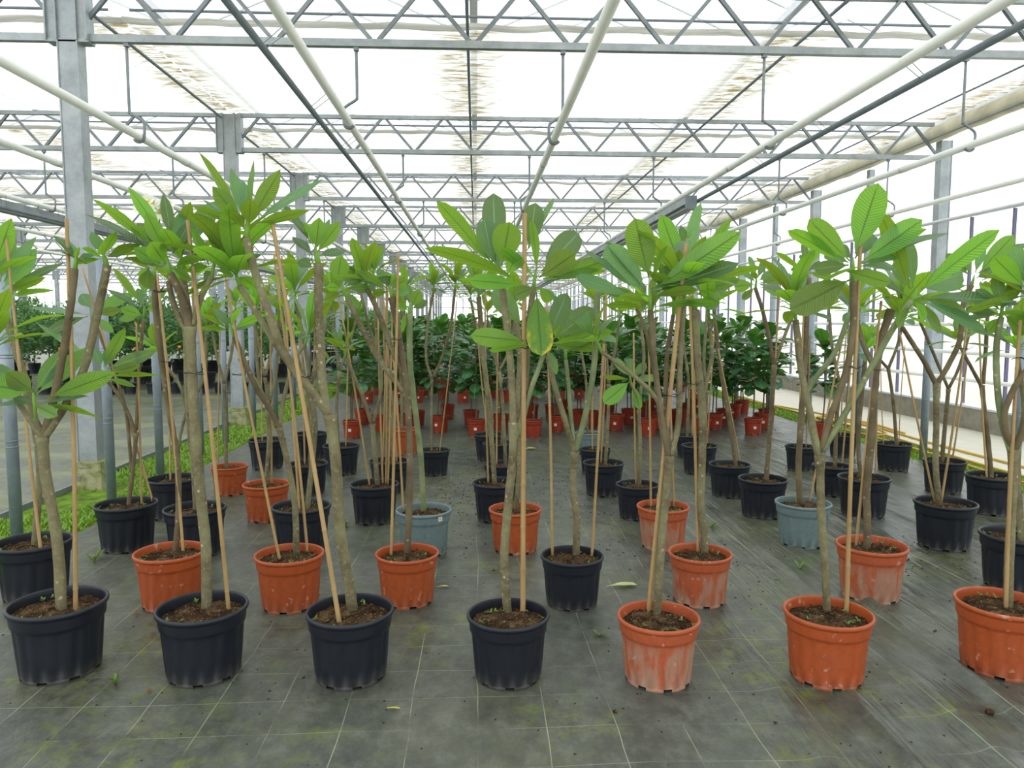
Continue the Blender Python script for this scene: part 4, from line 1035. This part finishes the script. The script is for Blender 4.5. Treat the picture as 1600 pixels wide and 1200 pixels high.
# ---- fourth row ------------------------------------------------------------------
plant(271, 748, 82, 815, 'N', 'frangipani in black pot next to the grass, fourth row left', [
    (6, 5, 0, [(276, 746), (280, 690), (292, 640)]), (5, 5, .0, [(292, 640), (280, 600), (250, 560)], g(.22, 9)), (5, 5, .05, [(292, 640), (318, 590), (322, 520)], g(.22, 9)),
], [(266, 750, 258, 560)])
plant(416, 752, 73, 818, 'T', 'frangipani in orange pot, fourth row left of centre', [
    (7, 6, 0, [(415, 749), (420, 690), (418, 640)]), (5, 5, .0, [(418, 640), (404, 590), (398, 500)], g(.24, 10)), (5, 5, .05, [(418, 640), (432, 580), (436, 500)], g(.22, 9)),
], [(424, 750, 420, 430)])
plant(585, 757, 78, 822, 'N', 'frangipani in black pot, fourth row, with a sheaf of canes leaning through its branches', [
    (8, 8, 0, [(590, 754), (584, 690), (582, 662)]), (6, 5, -.02, [(581, 664), (565, 615), (540, 560)], g(.2, 8)), (6, 5, .03, [(583, 662), (596, 600), (588, 520), (584, 440)], g(.24, 11)),
], [(577, 752, 523, 430), (598, 750, 590, 440), (603, 752, 604, 420), (606, 754, 614, 440)])
plant(776, 753, 78, 819, 'N', 'frangipani in black pot, fourth row, just left of the centre plant', [
    (8, 8, 0, [(773, 752), (768, 690), (761, 610), (754, 540), (748, 464)], g(.24, 12)),
], [(763, 750, 758, 440)])
plant(996, 750, 70, 815, 'N', 'frangipani in black pot, fourth row right of centre, broad leaves on a low shoot', [
    (7, 6, 0, [(999, 745), (1000, 690), (998, 640)]),
    (5, 5, .0, [(999, 640), (992, 612), (986, 598)], [(985, 592), (943, 630, 26, -.05, 984, 596), (1000, 640, 14, -.03, 988, 600), (945, 590, 8, .0, 980, 592), (1010, 568, 14, .03, 988, 588), (960, 560, 14, .05, 984, 588), (1030, 590, 12, .02, 990, 592), (985, 560, 14, .06, 986, 588)]),
    (5, 5, .05, [(998, 640), (1006, 560), (1000, 500)], g(.22, 9)),
], [(994, 750, 990, 520)])
plant(1192, 747, 79, 813, 'N', 'frangipani in black pot, fourth row right, brown Y-shaped stem carrying a light crown', [
    (8, 7, 0, [(1197, 745), (1204, 660), (1210, 570)], None, 'darkbark'), (6, 6, -.02, [(1210, 572), (1200, 520), (1190, 480), (1180, 450)], [(1182, 438), (1147, 448, 20, -.02, 1178, 444), (1160, 424, 9, .03, 1180, 440), (1206, 426, 14, .05, 1186, 438), (1240, 432, 18, -.03, 1188, 442), (1170, 400, 9, .02, 1181, 434), (1160, 468, 12, -.02, 1178, 450), (1222, 460, 12, .04, 1188, 448), (1196, 405, 12, .06, 1184, 434), (1176, 425, 10, -.06, 1182, 438)], 'darkbark'), (5, 5, .04, [(1210, 570), (1226, 525), (1238, 495)], g(.2, 9)),
], [(1200, 747, 1221, 412)], [(1208, 560, 6)], lo=False)
plant(1350, 748, 82, 813, 'N', 'frangipani in black pot, fourth row right, weedy soil, behind the second-row orange pot', [
    (7, 7, 0, [(1345, 744), (1341, 690), (1346, 620), (1352, 560)], g(.22, 9), 'darkbark'),
], [(1368, 742, 1372, 540)])
plant(1550, 745, 80, 808, 'N', 'frangipani in black pot, fourth row near the right edge, forked stem seen against the glass', [
    (8, 7, 0, [(1549, 744), (1544, 690), (1538, 640), (1534, 602)], None, 'darkbark'), (6, 5, .0, [(1534, 604), (1518, 575), (1502, 545)], g(.22, 9), 'darkbark'), (6, 6, .03, [(1536, 600), (1540, 550), (1543, 490)], g(.24, 11), 'darkbark'),
], [(1542, 746, 1530, 500)])
# ---- fifth row ---------------------------------------------------------------------
plant(358, 717, 56, 776, 'T', 'frangipani in orange pot beside the grass strip, fifth row', [
    (6, 5, 0, [(353, 714), (352, 650), (350, 600)]), (5, 4, 0, [(350, 600), (340, 560), (328, 500)], g(.2, 9)), (5, 4, .05, [(350, 600), (362, 550), (368, 490)], g(.2, 8))], [(340, 714, 344, 520)])
plant(481, 718, 62, 776, 'N', 'frangipani in black pot, fifth row, left of the aisle', [
    (6, 5, 0, [(484, 714), (486, 650), (482, 610)]), (5, 4, 0, [(482, 610), (466, 560), (456, 520)], g(.2, 9)), (5, 4, .04, [(482, 610), (500, 560), (508, 510)], g(.2, 9))], [(476, 714, 470, 500)])
plant(608, 715, 64, 773, 'N', 'frangipani in black pot, fifth row, several canes crowded in its soil', [
    (6, 5, 0, [(613, 712), (612, 640), (604, 580)]), (5, 4, 0, [(604, 580), (580, 520), (562, 452)], g(.22, 10)), (5, 4, .04, [(605, 580), (626, 520), (634, 462)], g(.2, 9))], [(604, 712, 596, 430), (620, 710, 600, 470), (598, 712, 606, 450)])
plant(786, 716, 62, 776, 'N', 'frangipani in black pot, fifth row, partly behind the fourth-row black pot near centre', [
    (6, 5, 0, [(790, 713), (786, 640), (780, 580)]), (4, 4, 0, [(780, 580), (770, 540), (762, 500)], g(.2, 9)), (4, 4, .04, [(780, 580), (798, 540), (806, 480)], g(.2, 9))], [(776, 713, 778, 520)])
plant(943, 718, 67, 778, 'N', 'frangipani in black pot, fifth row, right of the centre aisle', [
    (6, 5, 0, [(946, 716), (950, 660), (951, 600)]), (5, 4, 0, [(951, 602), (945, 540), (930, 480)], g(.2, 9)), (5, 4, .04, [(951, 600), (962, 540), (968, 500)], g(.22, 10))], [(939, 716, 946, 560)])
plant(1140, 720, 67, 780, 'N', 'frangipani in black pot, fifth row, thin paired stem and cane leaning left', [
    (7, 6, 0, [(1150, 717), (1140, 660), (1128, 590), (1119, 520), (1114, 470)], g(.22, 10), 'darkbark')], [(1157, 717, 1122, 545)], lo=True)
plant(1300, 720, 62, 778, 'N', 'frangipani in black pot, fifth row, behind the grey-green pot', [
    (7, 6, 0, [(1305, 716), (1307, 660), (1312, 600)], None, 'darkbark'), (5, 5, 0, [(1312, 600), (1330, 550), (1342, 500)], g(.2, 9)), (5, 5, .04, [(1312, 600), (1300, 540), (1296, 490)], g(.2, 9))], [(1316, 716, 1330, 560)])
plant(1476, 715, 66, 773, 'N', 'frangipani in black pot, fifth row near the path, brown forked stem', [
    (7, 6, 0, [(1472, 712), (1478, 650), (1482, 608)], None, 'darkbark'), (5, 5, 0, [(1482, 608), (1466, 570), (1436, 498)], g(.2, 9), 'darkbark'), (5, 5, .04, [(1483, 606), (1500, 570), (1520, 500)], g(.22, 10), 'darkbark')], [(1488, 712, 1512, 560)])
# ---- back rows ---------------------------------------------------------------------
plant(417, 692, 58, 735, 'N', 'frangipani in black pot, last rows, nearest the left post', [
    (5, 5, 0, [(420, 690), (420, 640), (414, 590)]), (4, 4, 0, [(414, 590), (405, 540), (392, 470)], g(.2, 9)), (4, 4, .04, [(414, 590), (426, 540), (440, 470)], g(.2, 9))], [(410, 690, 408, 470)])
plant(486, 680, 52, 720, 'N', 'frangipani in black pot, last rows, behind the fifth-row pot left of the aisle', [
    (5, 4, 0, [(484, 678), (480, 620), (470, 540)], g(.2, 9))], [(490, 678, 492, 500)])
plant(533, 692, 58, 744, 'N', 'frangipani in black pot, last rows, thin bent stem with weedy soil', [
    (6, 5, 0, [(529, 690), (526, 640), (530, 580)]), (4, 4, 0, [(530, 580), (522, 520), (518, 460)], g(.2, 9)), (4, 4, .04, [(530, 580), (545, 540), (556, 500)], g(.18, 8))], [(540, 690, 544, 480)])
plant(630, 675, 51, 712, 'T', 'frangipani in orange pot, last rows, the only orange one among black pots there', [
    (5, 4, 0, [(628, 672), (627, 600), (620, 530), (630, 470)], g(.2, 9))], [(636, 672, 640, 500)])
plant(678, 693, 50, 745, 'N', 'frangipani in black pot, last rows, slim stem parting like a tuning fork', [
    (4, 4, 0, [(674, 692), (674, 640), (675, 592)]), (4, 4, 0, [(675, 592), (666, 560), (668, 510), (677, 456)], g(.22, 12)), (4, 4, .04, [(675, 592), (690, 560), (704, 510), (711, 452)], g(.22, 12), 'darkbark')], [(687, 692, 714, 470, .006)])
plant(766, 677, 53, 722, 'N', 'frangipani in black pot, last rows, first of the three tight pots left of centre', [
    (5, 4, 0, [(770, 675), (766, 620), (752, 560), (736, 470)], g(.22, 12))], [(762, 675, 744, 500)])
plant(779, 690, 52, 735, 'N', 'frangipani in black pot, last rows, middle of the three tight pots left of centre', [
    (5, 4, 0, [(784, 688), (786, 630), (778, 580), (768, 540)], g(.16, 9))], [(776, 688, 778, 540)])
plant(919, 671, 43, 712, 'G', 'frangipani in pale grey-blue pot, last rows, small and mostly hidden', [
    (4, 4, 0, [(918, 670), (916, 600), (905, 530)], g(.2, 10))], [(924, 670, 926, 500)])
plant(930, 692, 50, 743, 'N', 'frangipani in black pot, last rows, just in front of the pale grey-blue pot', [
    (5, 4, 0, [(938, 690), (940, 620), (944, 540), (946, 480)], g(.22, 11))], [(926, 690, 930, 500)])
plant(1078, 672, 46, 717, 'N', 'frangipani in black pot, last rows, hidden behind the knotted trunk', [
    (5, 4, 0, [(1074, 670), (1076, 600), (1068, 540), (1064, 490)], g(.2, 10))], [(1082, 670, 1084, 480)])
plant(1093, 693, 58, 743, 'N', 'frangipani in black pot with bright weeds, last rows right of centre', [
    (5, 5, 0, [(1100, 690), (1104, 620), (1100, 560), (1106, 480)], g(.22, 11))], [(1086, 690, 1088, 470), (1104, 690, 1118, 480)])
plant(1252, 690, 48, 738, 'N', 'frangipani in black pot, last rows right, behind the grey-green pot on its left side', [
    (5, 4, 0, [(1252, 688), (1256, 620), (1252, 540), (1240, 480)], g(.2, 9), 'darkbark')], [(1260, 688, 1266, 520)])
plant(1318, 668, 42, 716, 'N', 'frangipani in black pot, last rows right, standing against the yellow hose loops', [
    (4, 4, 0, [(1320, 666), (1326, 600), (1332, 540)], g(.2, 9), 'darkbark')], [(1314, 666, 1322, 520)])
plant(1397, 690, 56, 738, 'N', 'frangipani in black pot with weedy soil, last rows right, alone in front of the path', [
    (6, 5, 0, [(1401, 688), (1396, 630), (1388, 576)], None, 'darkbark'), (5, 4, 0, [(1388, 576), (1374, 560), (1366, 540)], g(.16, 8), 'darkbark'), (5, 4, .04, [(1388, 576), (1402, 540), (1412, 500)], g(.2, 9), 'darkbark')], [(1381, 686, 1376, 560, .005), (1405, 688, 1414, 540, .005)])
# ------------------------------------------------------------------ fiddle leaf figs in red pots
RF, HF = 0.118, 0.215
def fig_foliage(seed, h0=0.62, h1=1.5, rad=0.33, n=95, thin=False):
    rnd = random.Random(seed); m = MB().enable_uv()
    for i in range(n):
        f = (i + 0.5) / n; z = h0 + (h1 - h0) * f; rr = rad * (0.45 + 0.75 * sin(pi * min(1, 0.12 + f * 0.95)) ** 0.7)
        a = i * 2.399 + rnd.uniform(-.4, .4); r = rr * rnd.uniform(.35, 1.0) * (0.6 if f > .93 else 1)
        b = V((r * .45 * cos(a), r * .45 * sin(a), z)); el = rnd.uniform(-.55, .55) + (0.7 if f > .85 else 0) - (0.25 if f < .2 else 0)
        l = rnd.uniform(.15, .25); d = V((cos(a) * cos(el), sin(a) * cos(el), sin(el)))
        leaf(m, b, b + d * l, l * rnd.uniform(.62, .78), V((cos(a) * .3, sin(a) * .3, 1)), rnd.uniform(.02, .16), 6, 2, rnd.random(), rnd.uniform(-.05, .25), .08, rnd.uniform(0, 6))
    return m.build('foliage', M['fig_leaf'])
def fig_trunk(seed, two):
    rnd = random.Random(seed); m = MB()
    for k in range(2 if two else 1):
        x = (-.03 if k else .03) if two else 0
        m.tube(smooth_path([(x, 0, HF * .8), (x + rnd.uniform(-.02, .02), rnd.uniform(-.02, .02), .55), (x * 2 + rnd.uniform(-.02, .02), 0, .95), (x * 2, 0, 1.2)], 4), [.010 - .0002 * i for i in range(13)], 6)
    return m.build('trunk', M['darkbark'])
FIGKINDS = [(11, .60, 1.30, .30, 85), (12, .58, 1.38, .33, 92), (13, .62, 1.22, .28, 80), (14, .56, 1.40, .34, 95)]
def fig(x, Y, s, label, group, kind, sticker, seed, low=False):
    rnd = random.Random(seed); root = empty('potted_fig', (x, Y, 0)); tag(root, label, 'potted plant', group)
    p = link('pot', get_mesh(('fp',), lambda: pot_mesh('pot', RF, HF, 36, 0, 6, M['R'])), root); p.rotation_euler.z = rnd.uniform(0, 6); p.scale = (s, s, s)
    so = link('soil', get_mesh(('fsoil',), lambda: soil_mesh(RF * .915, 3, M['soil'])), root); so.location.z = HF * .87 * s; so.scale = (s, s, s)
    tw = kind % 2; t = link('trunk', get_mesh(('ft', kind), lambda: fig_trunk(kind, tw)), root); t.rotation_euler.z = rnd.uniform(0, 6)
    a, h0, h1, rr, n = FIGKINDS[kind]
    f = link('foliage', get_mesh(('ff', kind), lambda: fig_foliage(a, h0, h1, rr, n)), root); f.rotation_euler.z = rnd.uniform(0, 6); q = rnd.uniform(.9, 1.1); f.scale = (q, q, rnd.uniform(.94, 1.04)); f['kind'] = 'thing'
    if sticker:
        def mk():
            m = MB()
            for zz, e in ((0, 0),):
                m.v += [V((-.02, -RF * .93 - .001, .085)), V((.014, -RF * .93 - .001, .085)), V((.014, -RF * .945 - .001, .118)), V((-.02, -RF * .945 - .001, .118)), V((-.02, -RF * .85, .085)), V((.014, -RF * .85, .085)), V((.014, -RF * .85, .118)), V((-.02, -RF * .85, .118))]
                m.f += [(0, 1, 2, 3), (0, 4, 5, 1), (1, 5, 6, 2), (2, 6, 7, 3), (3, 7, 4, 0), (4, 7, 6, 5)]
            return m.build('sticker', M['sticker'], None, False)
        o = link('sticker', get_mesh(('st',), mk), root); o.scale = (s, s, s); o.rotation_euler.z = rnd.uniform(-.5, .5)
    return root
Z5 = [(140, 260, 580), (215, 315, 495), (348, 392, 540), (455, 502, 470), (492, 602, 530), (570, 645, 505), (705, 797, 545), (750, 843, 460), (893, 1000, 503), (920, 1035, 572), (1080, 1178, 535), (1275, 1365, 460), (1280, 1385, 578), (1408, 1495, 460), (1425, 1523, 543), (1500, 1562, 430),
      (187, 262, 332), (262, 330, 365), (258, 320, 290), (345, 390, 312), (465, 520, 330), (580, 642, 360), (615, 685, 315), (700, 748, 275), (742, 803, 340), (860, 932, 360), (920, 985, 310), (1050, 1088, 330), (1125, 1180, 355), (1200, 1250, 310), (1310, 1362, 340), (1355, 1400, 300), (1465, 1525, 340)]
Z6 = [(185, 252, 500), (245, 345, 510), (190, 255, 335), (362, 440, 430), (405, 488, 535), (485, 580, 495), (603, 690, 568), (568, 655, 455), (640, 697, 420), (578, 632, 358), (670, 740, 525), (800, 882, 500), (820, 882, 290), (850, 935, 455), (895, 970, 420), (900, 965, 330), (925, 1040, 570), (1015, 1110, 530), (1068, 1175, 495), (1140, 1225, 460), (1190, 1283, 430), (1245, 1365, 563), (1312, 1417, 525), (1350, 1430, 492)]
FIGS = []
for a, b, y in Z5: FIGS.append((500 + (a + b) / 8, (b - a) / 4, 540 + y / 4))
for a, b, y in Z6: FIGS.append((850 + (a + b) / 8, (b - a) / 4, 540 + y / 4))
FIGS.append((1284, 28, 689))
rows = {}
pos = []
for cx, w, by in FIGS:
    gp = G(cx, by); Y = gp.y + RF * .8
    pos.append((P(cx, by, Y).x, Y))
pos.sort(key=lambda q: q[1])
BANDS = [(9.75, 'front'), (11.1, 'second'), (12.6, 'third'), (14.2, 'fourth'), (99, 'fifth')]
groups = {}
for x, Y in pos:
    for lim, nm in BANDS:
        if Y < lim: groups.setdefault(nm, []).append((x, Y)); break
sd = 0
for nm, lst in groups.items():
    lst.sort()
    for i, (x, Y) in enumerate(lst):
        sd += 1; rnd = random.Random(sd)
        if x > 4.0 and nm == 'front': lab = 'fiddle leaf fig standing alone on the right, before the pale path'
        else: lab = f'fiddle leaf fig in small red pot, {nm} row of the figs, {ORD[i]} from the left'
        kind = sd % 4
        fig(x, Y, 1.0, lab, f'fiddle leaf figs, {nm} row', kind, rnd.random() < .6, sd)
for j in range(3):
    for i in range(13):
        sd += 1; rnd = random.Random(sd); x = -2.3 + i * .52 + rnd.uniform(-.08, .08); Y = 16.6 + j * .85 + rnd.uniform(-.1, .1)
        if x > 4.3: continue
        fig(x, Y, 1.0, 'fiddle leaf fig in small red pot among the crowded rear rows', 'fiddle leaf figs, crowded rear rows', sd % 4, False, sd)

# ------------------------------------------------------------------ citrus bushes in the left bay
def citrus_foliage(seed, n, mat='citrus_leaf'):
    rnd = random.Random(seed); m = MB().enable_uv()
    for i in range(n):
        u, v_, w_ = rnd.gauss(0, 1), rnd.gauss(0, 1), rnd.gauss(0, 1); d = V((u, v_, w_)).normalized(); r = rnd.uniform(.6, 1.08) * (1 + .18 * noise.noise(d * 2.3 + V((seed, 0, 0))))
        c = V((d.x * .48 * r, d.y * .44 * r, 1.22 + d.z * .58 * r)); a = rnd.uniform(0, 6.28); e = rnd.uniform(-.6, .8)
        dd = (V((cos(a) * cos(e), sin(a) * cos(e), sin(e))) + d * .5).normalized(); l = rnd.uniform(.06, .10)
        leaf(m, c, c + dd * l, l * .55, d + V((0, 0, .6)), .05, 3, 2, rnd.random(), .15, .1)
    return m.build('foliage', M[mat])
def citrus_trunk():
    m = MB(); m.tube([(0, 0, .25), (.02, 0, .7), (0, 0, 1.0)], [.018, .016, .012], 7)
    for a in (0, 1.5, 3, 4.5): m.tube([(0, 0, .85), (.2 * cos(a), .2 * sin(a), 1.25)], [.009, .005], 5)
    return m.build('trunk', M['bark'])
def bush(x, Y, sc, label, group, kind, seed, mat='citrus_leaf', fruit=True, pot=1.0):
    rnd = random.Random(seed); root = empty('citrus_bush', (x, Y, 0), rnd.uniform(-.6, .6)); tag(root, label, 'shrub', group)
    p = link('pot', get_mesh(('pot', 'N'), None), root); p.scale = (1.05 * pot, 1.05 * pot, 1.2 * pot)
    so = link('soil', get_mesh(('soil', 0), lambda: soil_mesh(R0 * .915, 0, M['soil'])), root); so.location.z = H0 * 1.03 * pot; so.scale = (pot, pot, 1)
    t = link('trunk', get_mesh(('ct',), citrus_trunk), root); t.scale = (1, 1, sc)
    f = link('foliage', get_mesh(('cf', kind, mat), lambda: citrus_foliage(kind + 3, 1500, mat)), root); f.scale = (sc, sc, sc); f.rotation_euler.z = rnd.uniform(0, 6)
    if fruit:
        for k in range(rnd.randint(1, 3)):
            m = MB(); a = rnd.uniform(3.6, 5.8); c = V((.5 * sc * cos(a), .46 * sc * sin(a), rnd.uniform(.8, 1.5) * sc)); r = .035
            m.lathe([(.001, -r), (r * .6, -r * .8), (r, 0), (r * .6, r * .8), (.001, r)], 10, c, True, True); m.build('orange', M['orange'], root)
k = 0
for j in range(4):
    n = [9, 9, 10, 10][j]
    for i in range(n):
        k += 1; rnd = random.Random(900 + k)
        Y = [16.1, 17.7, 19.3, 21.0][j] + rnd.uniform(-.25, .25) + i * -0.0; x = -11.4 + i * .95 + rnd.uniform(-.12, .12) - j * .2
        if x > -4.0 - j * .1: continue
        if j < 2 and False: continue
        bush(x, Y, rnd.uniform(.95, 1.15), f'dark green citrus bush across the left bay, {ORD[j]} row back, {ORD[i]} from the left', f'citrus bushes in the left bay, {ORD[j]} row', k % 3, k, fruit=(j == 0), pot=rnd.choice([.9, 1.05, 1.2]))
for i in range(16):                                     # long rows receding into the left bay
    for x in (-4.3, -5.7):
        k += 1; rnd = random.Random(900 + k); Y = 22.5 + i * 1.5
        bush(x + rnd.uniform(-.1, .1), Y, rnd.uniform(1.0, 1.2), f'citrus bush far down the left bay, hidden behind the nearer bushes', 'far citrus bushes in the left bay', k % 3, k, fruit=False)
for i, (px, Y, s) in enumerate(((515, 24, 1.15), (528, 26, 1.2), (540, 28, 1.15), (508, 30, 1.15))):
    bush(P(px, 500, Y).x, Y, s, f'yellow-green leafy shrub behind the figs near the column row, {ORD[i]} from the front', 'yellow-green shrubs behind the figs', 1, 70 + i, 'lime_leaf', False)
# low empty black tubs standing in front of the bushes
def tub(x, Y, s, lab, grp):
    root = empty('plant_tub', (x, Y, 0)); tag(root, lab, 'plant pot', grp); p = link('pot', get_mesh(('pot', 'N'), None), root); p.scale = (s, s, s)
    so = link('soil', get_mesh(('soil', 0), None), root); so.location.z = H0 * .86 * s; so.scale = (s, s, s)
    w = link('weeds', get_mesh(('weeds', 0), None), root); w.location.z = H0 * .88 * s; w.scale = (s * 1.2, s * 1.2, s * 3); w['kind'] = 'stuff'
for i in range(17):
    rnd = random.Random(40 + i); tub(-10.6 + i * .42 + rnd.uniform(-.05, .05), 15.0 + rnd.uniform(-.1, .1), .8, f'low black tub with weedy soil in front of the citrus bushes, {ORD[i]} from the left', 'low black tubs before the citrus bushes')
# tall greenery far back behind the figs and down the hall
for i in range(27):
    rnd = random.Random(300 + i); x = -2.2 + (i % 9) * .72 + rnd.uniform(-.15, .15); Y = 24.5 + (i // 9) * 3.2 + rnd.uniform(-.5, .5)
    bush(x, Y, rnd.uniform(.74, .86), 'leafy green bush far down the hall behind the figs', 'far bushes behind the figs', i % 3, 300 + i, fruit=False)

# plumeria blossom seen above the second front plant -------------------------------
def blossom(px, py, Y, lab, s=1.0):
    c = P(px, py, Y); root = empty('frangipani_flower', c); tag(root, lab, 'flower', 'white frangipani flowers')
    for k in range(5):
        a = 2 * pi * k / 5 + .3; m = MB().enable_uv(); b = V((0, 0, 0)); d = V((cos(a), -.45, sin(a))) * .042 * s
        leaf(m, b, d, .034 * s, V((0, -1, .2)), .1, 5, 2, .5, .2, .1); m.build('petal', M['petal'], root)
    m = MB(); m.lathe([(.001, -.006), (.008 * s, -.003), (.009 * s, .003), (.001, .006)], 8, (0, -.012, 0), True, True); m.build('eye', M['petal_eye'], root)
    m = MB(); m.tube([(0, 0, 0), (.01, .02, -.04), (.02, .02, -.12)], .003, 5); m.build('stalk', M['shoot'], root)
for i, (px, py, s, lab) in enumerate(((252, 332, 1.1, 'white frangipani flower with yellow eye, lowest of the cluster above the left crown'), (240, 320, .9, 'white frangipani flower in the middle of the cluster above the left crown'), (232, 315, .8, 'small white frangipani flower topmost in the cluster above the left crown'), (220, 327, .7, 'half-open white frangipani flower at the left of the cluster'), (264, 322, .8, 'white frangipani flower at the right of the cluster'))):
    blossom(px, py, 3.2, lab, s)

# things lying on the ground cover ---------------------------------------------------
def fallen(px, py, L, W, rot, mat, lab, arch=.05):
    c = G(px, py); m = MB().enable_uv(); d = V((cos(rot), sin(rot), 0)) * (L / 2); leaf(m, c - d + V((0, 0, .008)), c + d + V((0, 0, .008)), W, (0, 0, 1), arch, 8, 4, .5, .3, .1)
    o = m.build('fallen_leaf', M[mat]); tag(o, lab, 'leaf')
fallen(972, 917, .17, .05, .05, 'fresh_fallen', 'long pale green fallen leaf on the ground right of the second-row navy pot', .02)
fallen(692, 919, .065, .02, .1, 'dry_leaf', 'small dry leaf on the ground between the orange pot and the centre navy pot')
fallen(828, 703, .16, .06, .2, 'dry_leaf', 'yellow fallen leaf in the centre aisle behind the third row')
fallen(615, 1110, .05, .012, -.1, 'dry_leaf', 'tiny straw-coloured leaf on the ground in the near foreground')
fallen(212, 959, .03, .03, .4, 'brown_leaf', 'rusty brown leaf scrap beside the second-row orange pot on the left')
fallen(232, 1081, .025, .02, .9, 'brown_leaf', 'brown leaf scrap on the ground between the two leftmost front pots')
fallen(1362, 948, .05, .03, .9, 'dry_leaf', 'curled dry leaf scrap at the foot of the second-row orange pot on the right')
rnd = random.Random(77)
for i in range(26):
    px = rnd.uniform(560, 1120); py = rnd.uniform(618, 662); c = G(px, py); m = MB().enable_uv(); a = rnd.uniform(0, 6); d = V((cos(a), sin(a), 0)) * rnd.uniform(.05, .09)
    leaf(m, c - d + V((0, 0, .01)), c + d + V((0, 0, .01)), .07, (0, 0, 1), .1, 4, 2, .5, .3, .1); o = m.build('fallen_leaf', M['dry_leaf']); tag(o, 'yellow fallen leaf among the red fig pots', 'leaf', 'yellow leaves among the fig pots')
def crumbs(name, areas, n, seed, label, s0, s1):
    rnd = random.Random(seed); m = MB()
    for _ in range(n):
        ar = rnd.choice(areas); px, py = rnd.gauss(ar[0], ar[2]), rnd.gauss(ar[1], ar[3]); c = G(px, max(py, 640)); s = rnd.uniform(s0, s1)
        if not (-2.7 < c.x < 4.55): continue
        b = len(m.v)
        for dx, dy, dz in ((1, 0, 0), (-.5, .9, 0), (-.5, -.9, 0), (.1, 0, .7)): m.v.append(c + V((dx * s * rnd.uniform(.6, 1.6), dy * s * rnd.uniform(.6, 1.6), dz * s)))
        m.f += [(b, b + 1, b + 3), (b + 1, b + 2, b + 3), (b + 2, b, b + 3), (b, b + 2, b + 1)]
    o = m.build(name, M['crumb'], None, False); tag(o, label, 'soil crumbs', None, 'stuff')
crumbs('soil_crumbs', [(860, 745, 40, 25), (720, 745, 25, 25), (1420, 870, 50, 22), (1400, 720, 60, 20), (720, 800, 30, 40), (1250, 700, 60, 25), (1130, 900, 60, 30), (960, 800, 60, 40)], 1500, 4, 'dark soil crumbs scattered on the ground cover between the pots', .0025, .009)
crumbs('litter', [(800, 1080, 500, 70), (300, 1000, 250, 90), (1300, 1050, 250, 90)], 260, 6, 'small bits of bark and soil littering the near ground cover', .003, .007)
def lump(px, py, s, lab, mat='soil'):
    c = G(px, py); m = MB(); rings = []
    for i in range(7):
        t = pi * i / 6; rings.append([c + V((s * sin(t) * cos(a), s * sin(t) * sin(a) * .8, s * .5 - s * .6 * cos(t))) * 1.0 + V((noise.noise(V((a, i, s))) * s * .25,) * 3) for a in [2 * pi * q / 10 for q in range(10)]])
    m.quadstrip(rings, True, True, True); o = m.build('soil_clod', M[mat]); tag(o, lab, 'clod', None)
lump(1546, 1116, .017, 'brown clod on the ground below the rightmost orange pot')
lump(1597, 1126, .014, 'small brown clod at the right edge of the ground')
lump(961, 1113, .009, 'tiny round clod on the ground below the streaked orange pot')
def sprig(px, py, s, lab, n=8, seed=1):
    rnd = random.Random(seed); c = G(px, py); m = MB().enable_uv()
    for k in range(n):
        a = rnd.uniform(0, 6.28); l = s * rnd.uniform(.5, 1); e = rnd.uniform(.1, 1.0); leaf(m, c, c + V((cos(a) * l * cos(e), sin(a) * l * cos(e), l * sin(e))), l * .28, (0, 0, 1), .1, 4, 2, rnd.random(), pet=.2)
    o = m.build('weed', M['weed']); tag(o, lab, 'weed')
for i, (px, py, s, lab) in enumerate(((180, 1068, .05, 'tiny weed on the ground between the two leftmost navy pots'), (148, 878, .1, 'small leafy weed in front of the black pot beside the grass'), (937, 995, .05, 'tiny weed between the centre navy and the streaked orange pot'), (540, 822, .09, 'grassy weed left of the fourth-row black pot'), (1250, 890, .08, 'wispy weed growing before the grey-green pot'), (1385, 735, .1, 'bright weed behind the fourth-row weedy pot on the right'), (1112, 825, .07, 'grassy weed between the streaked and black pots right of centre'), (1205, 640, .15, 'weed tuft at the grass strip edge on the right'))):
    sprig(px, py, s, lab, 10, i)
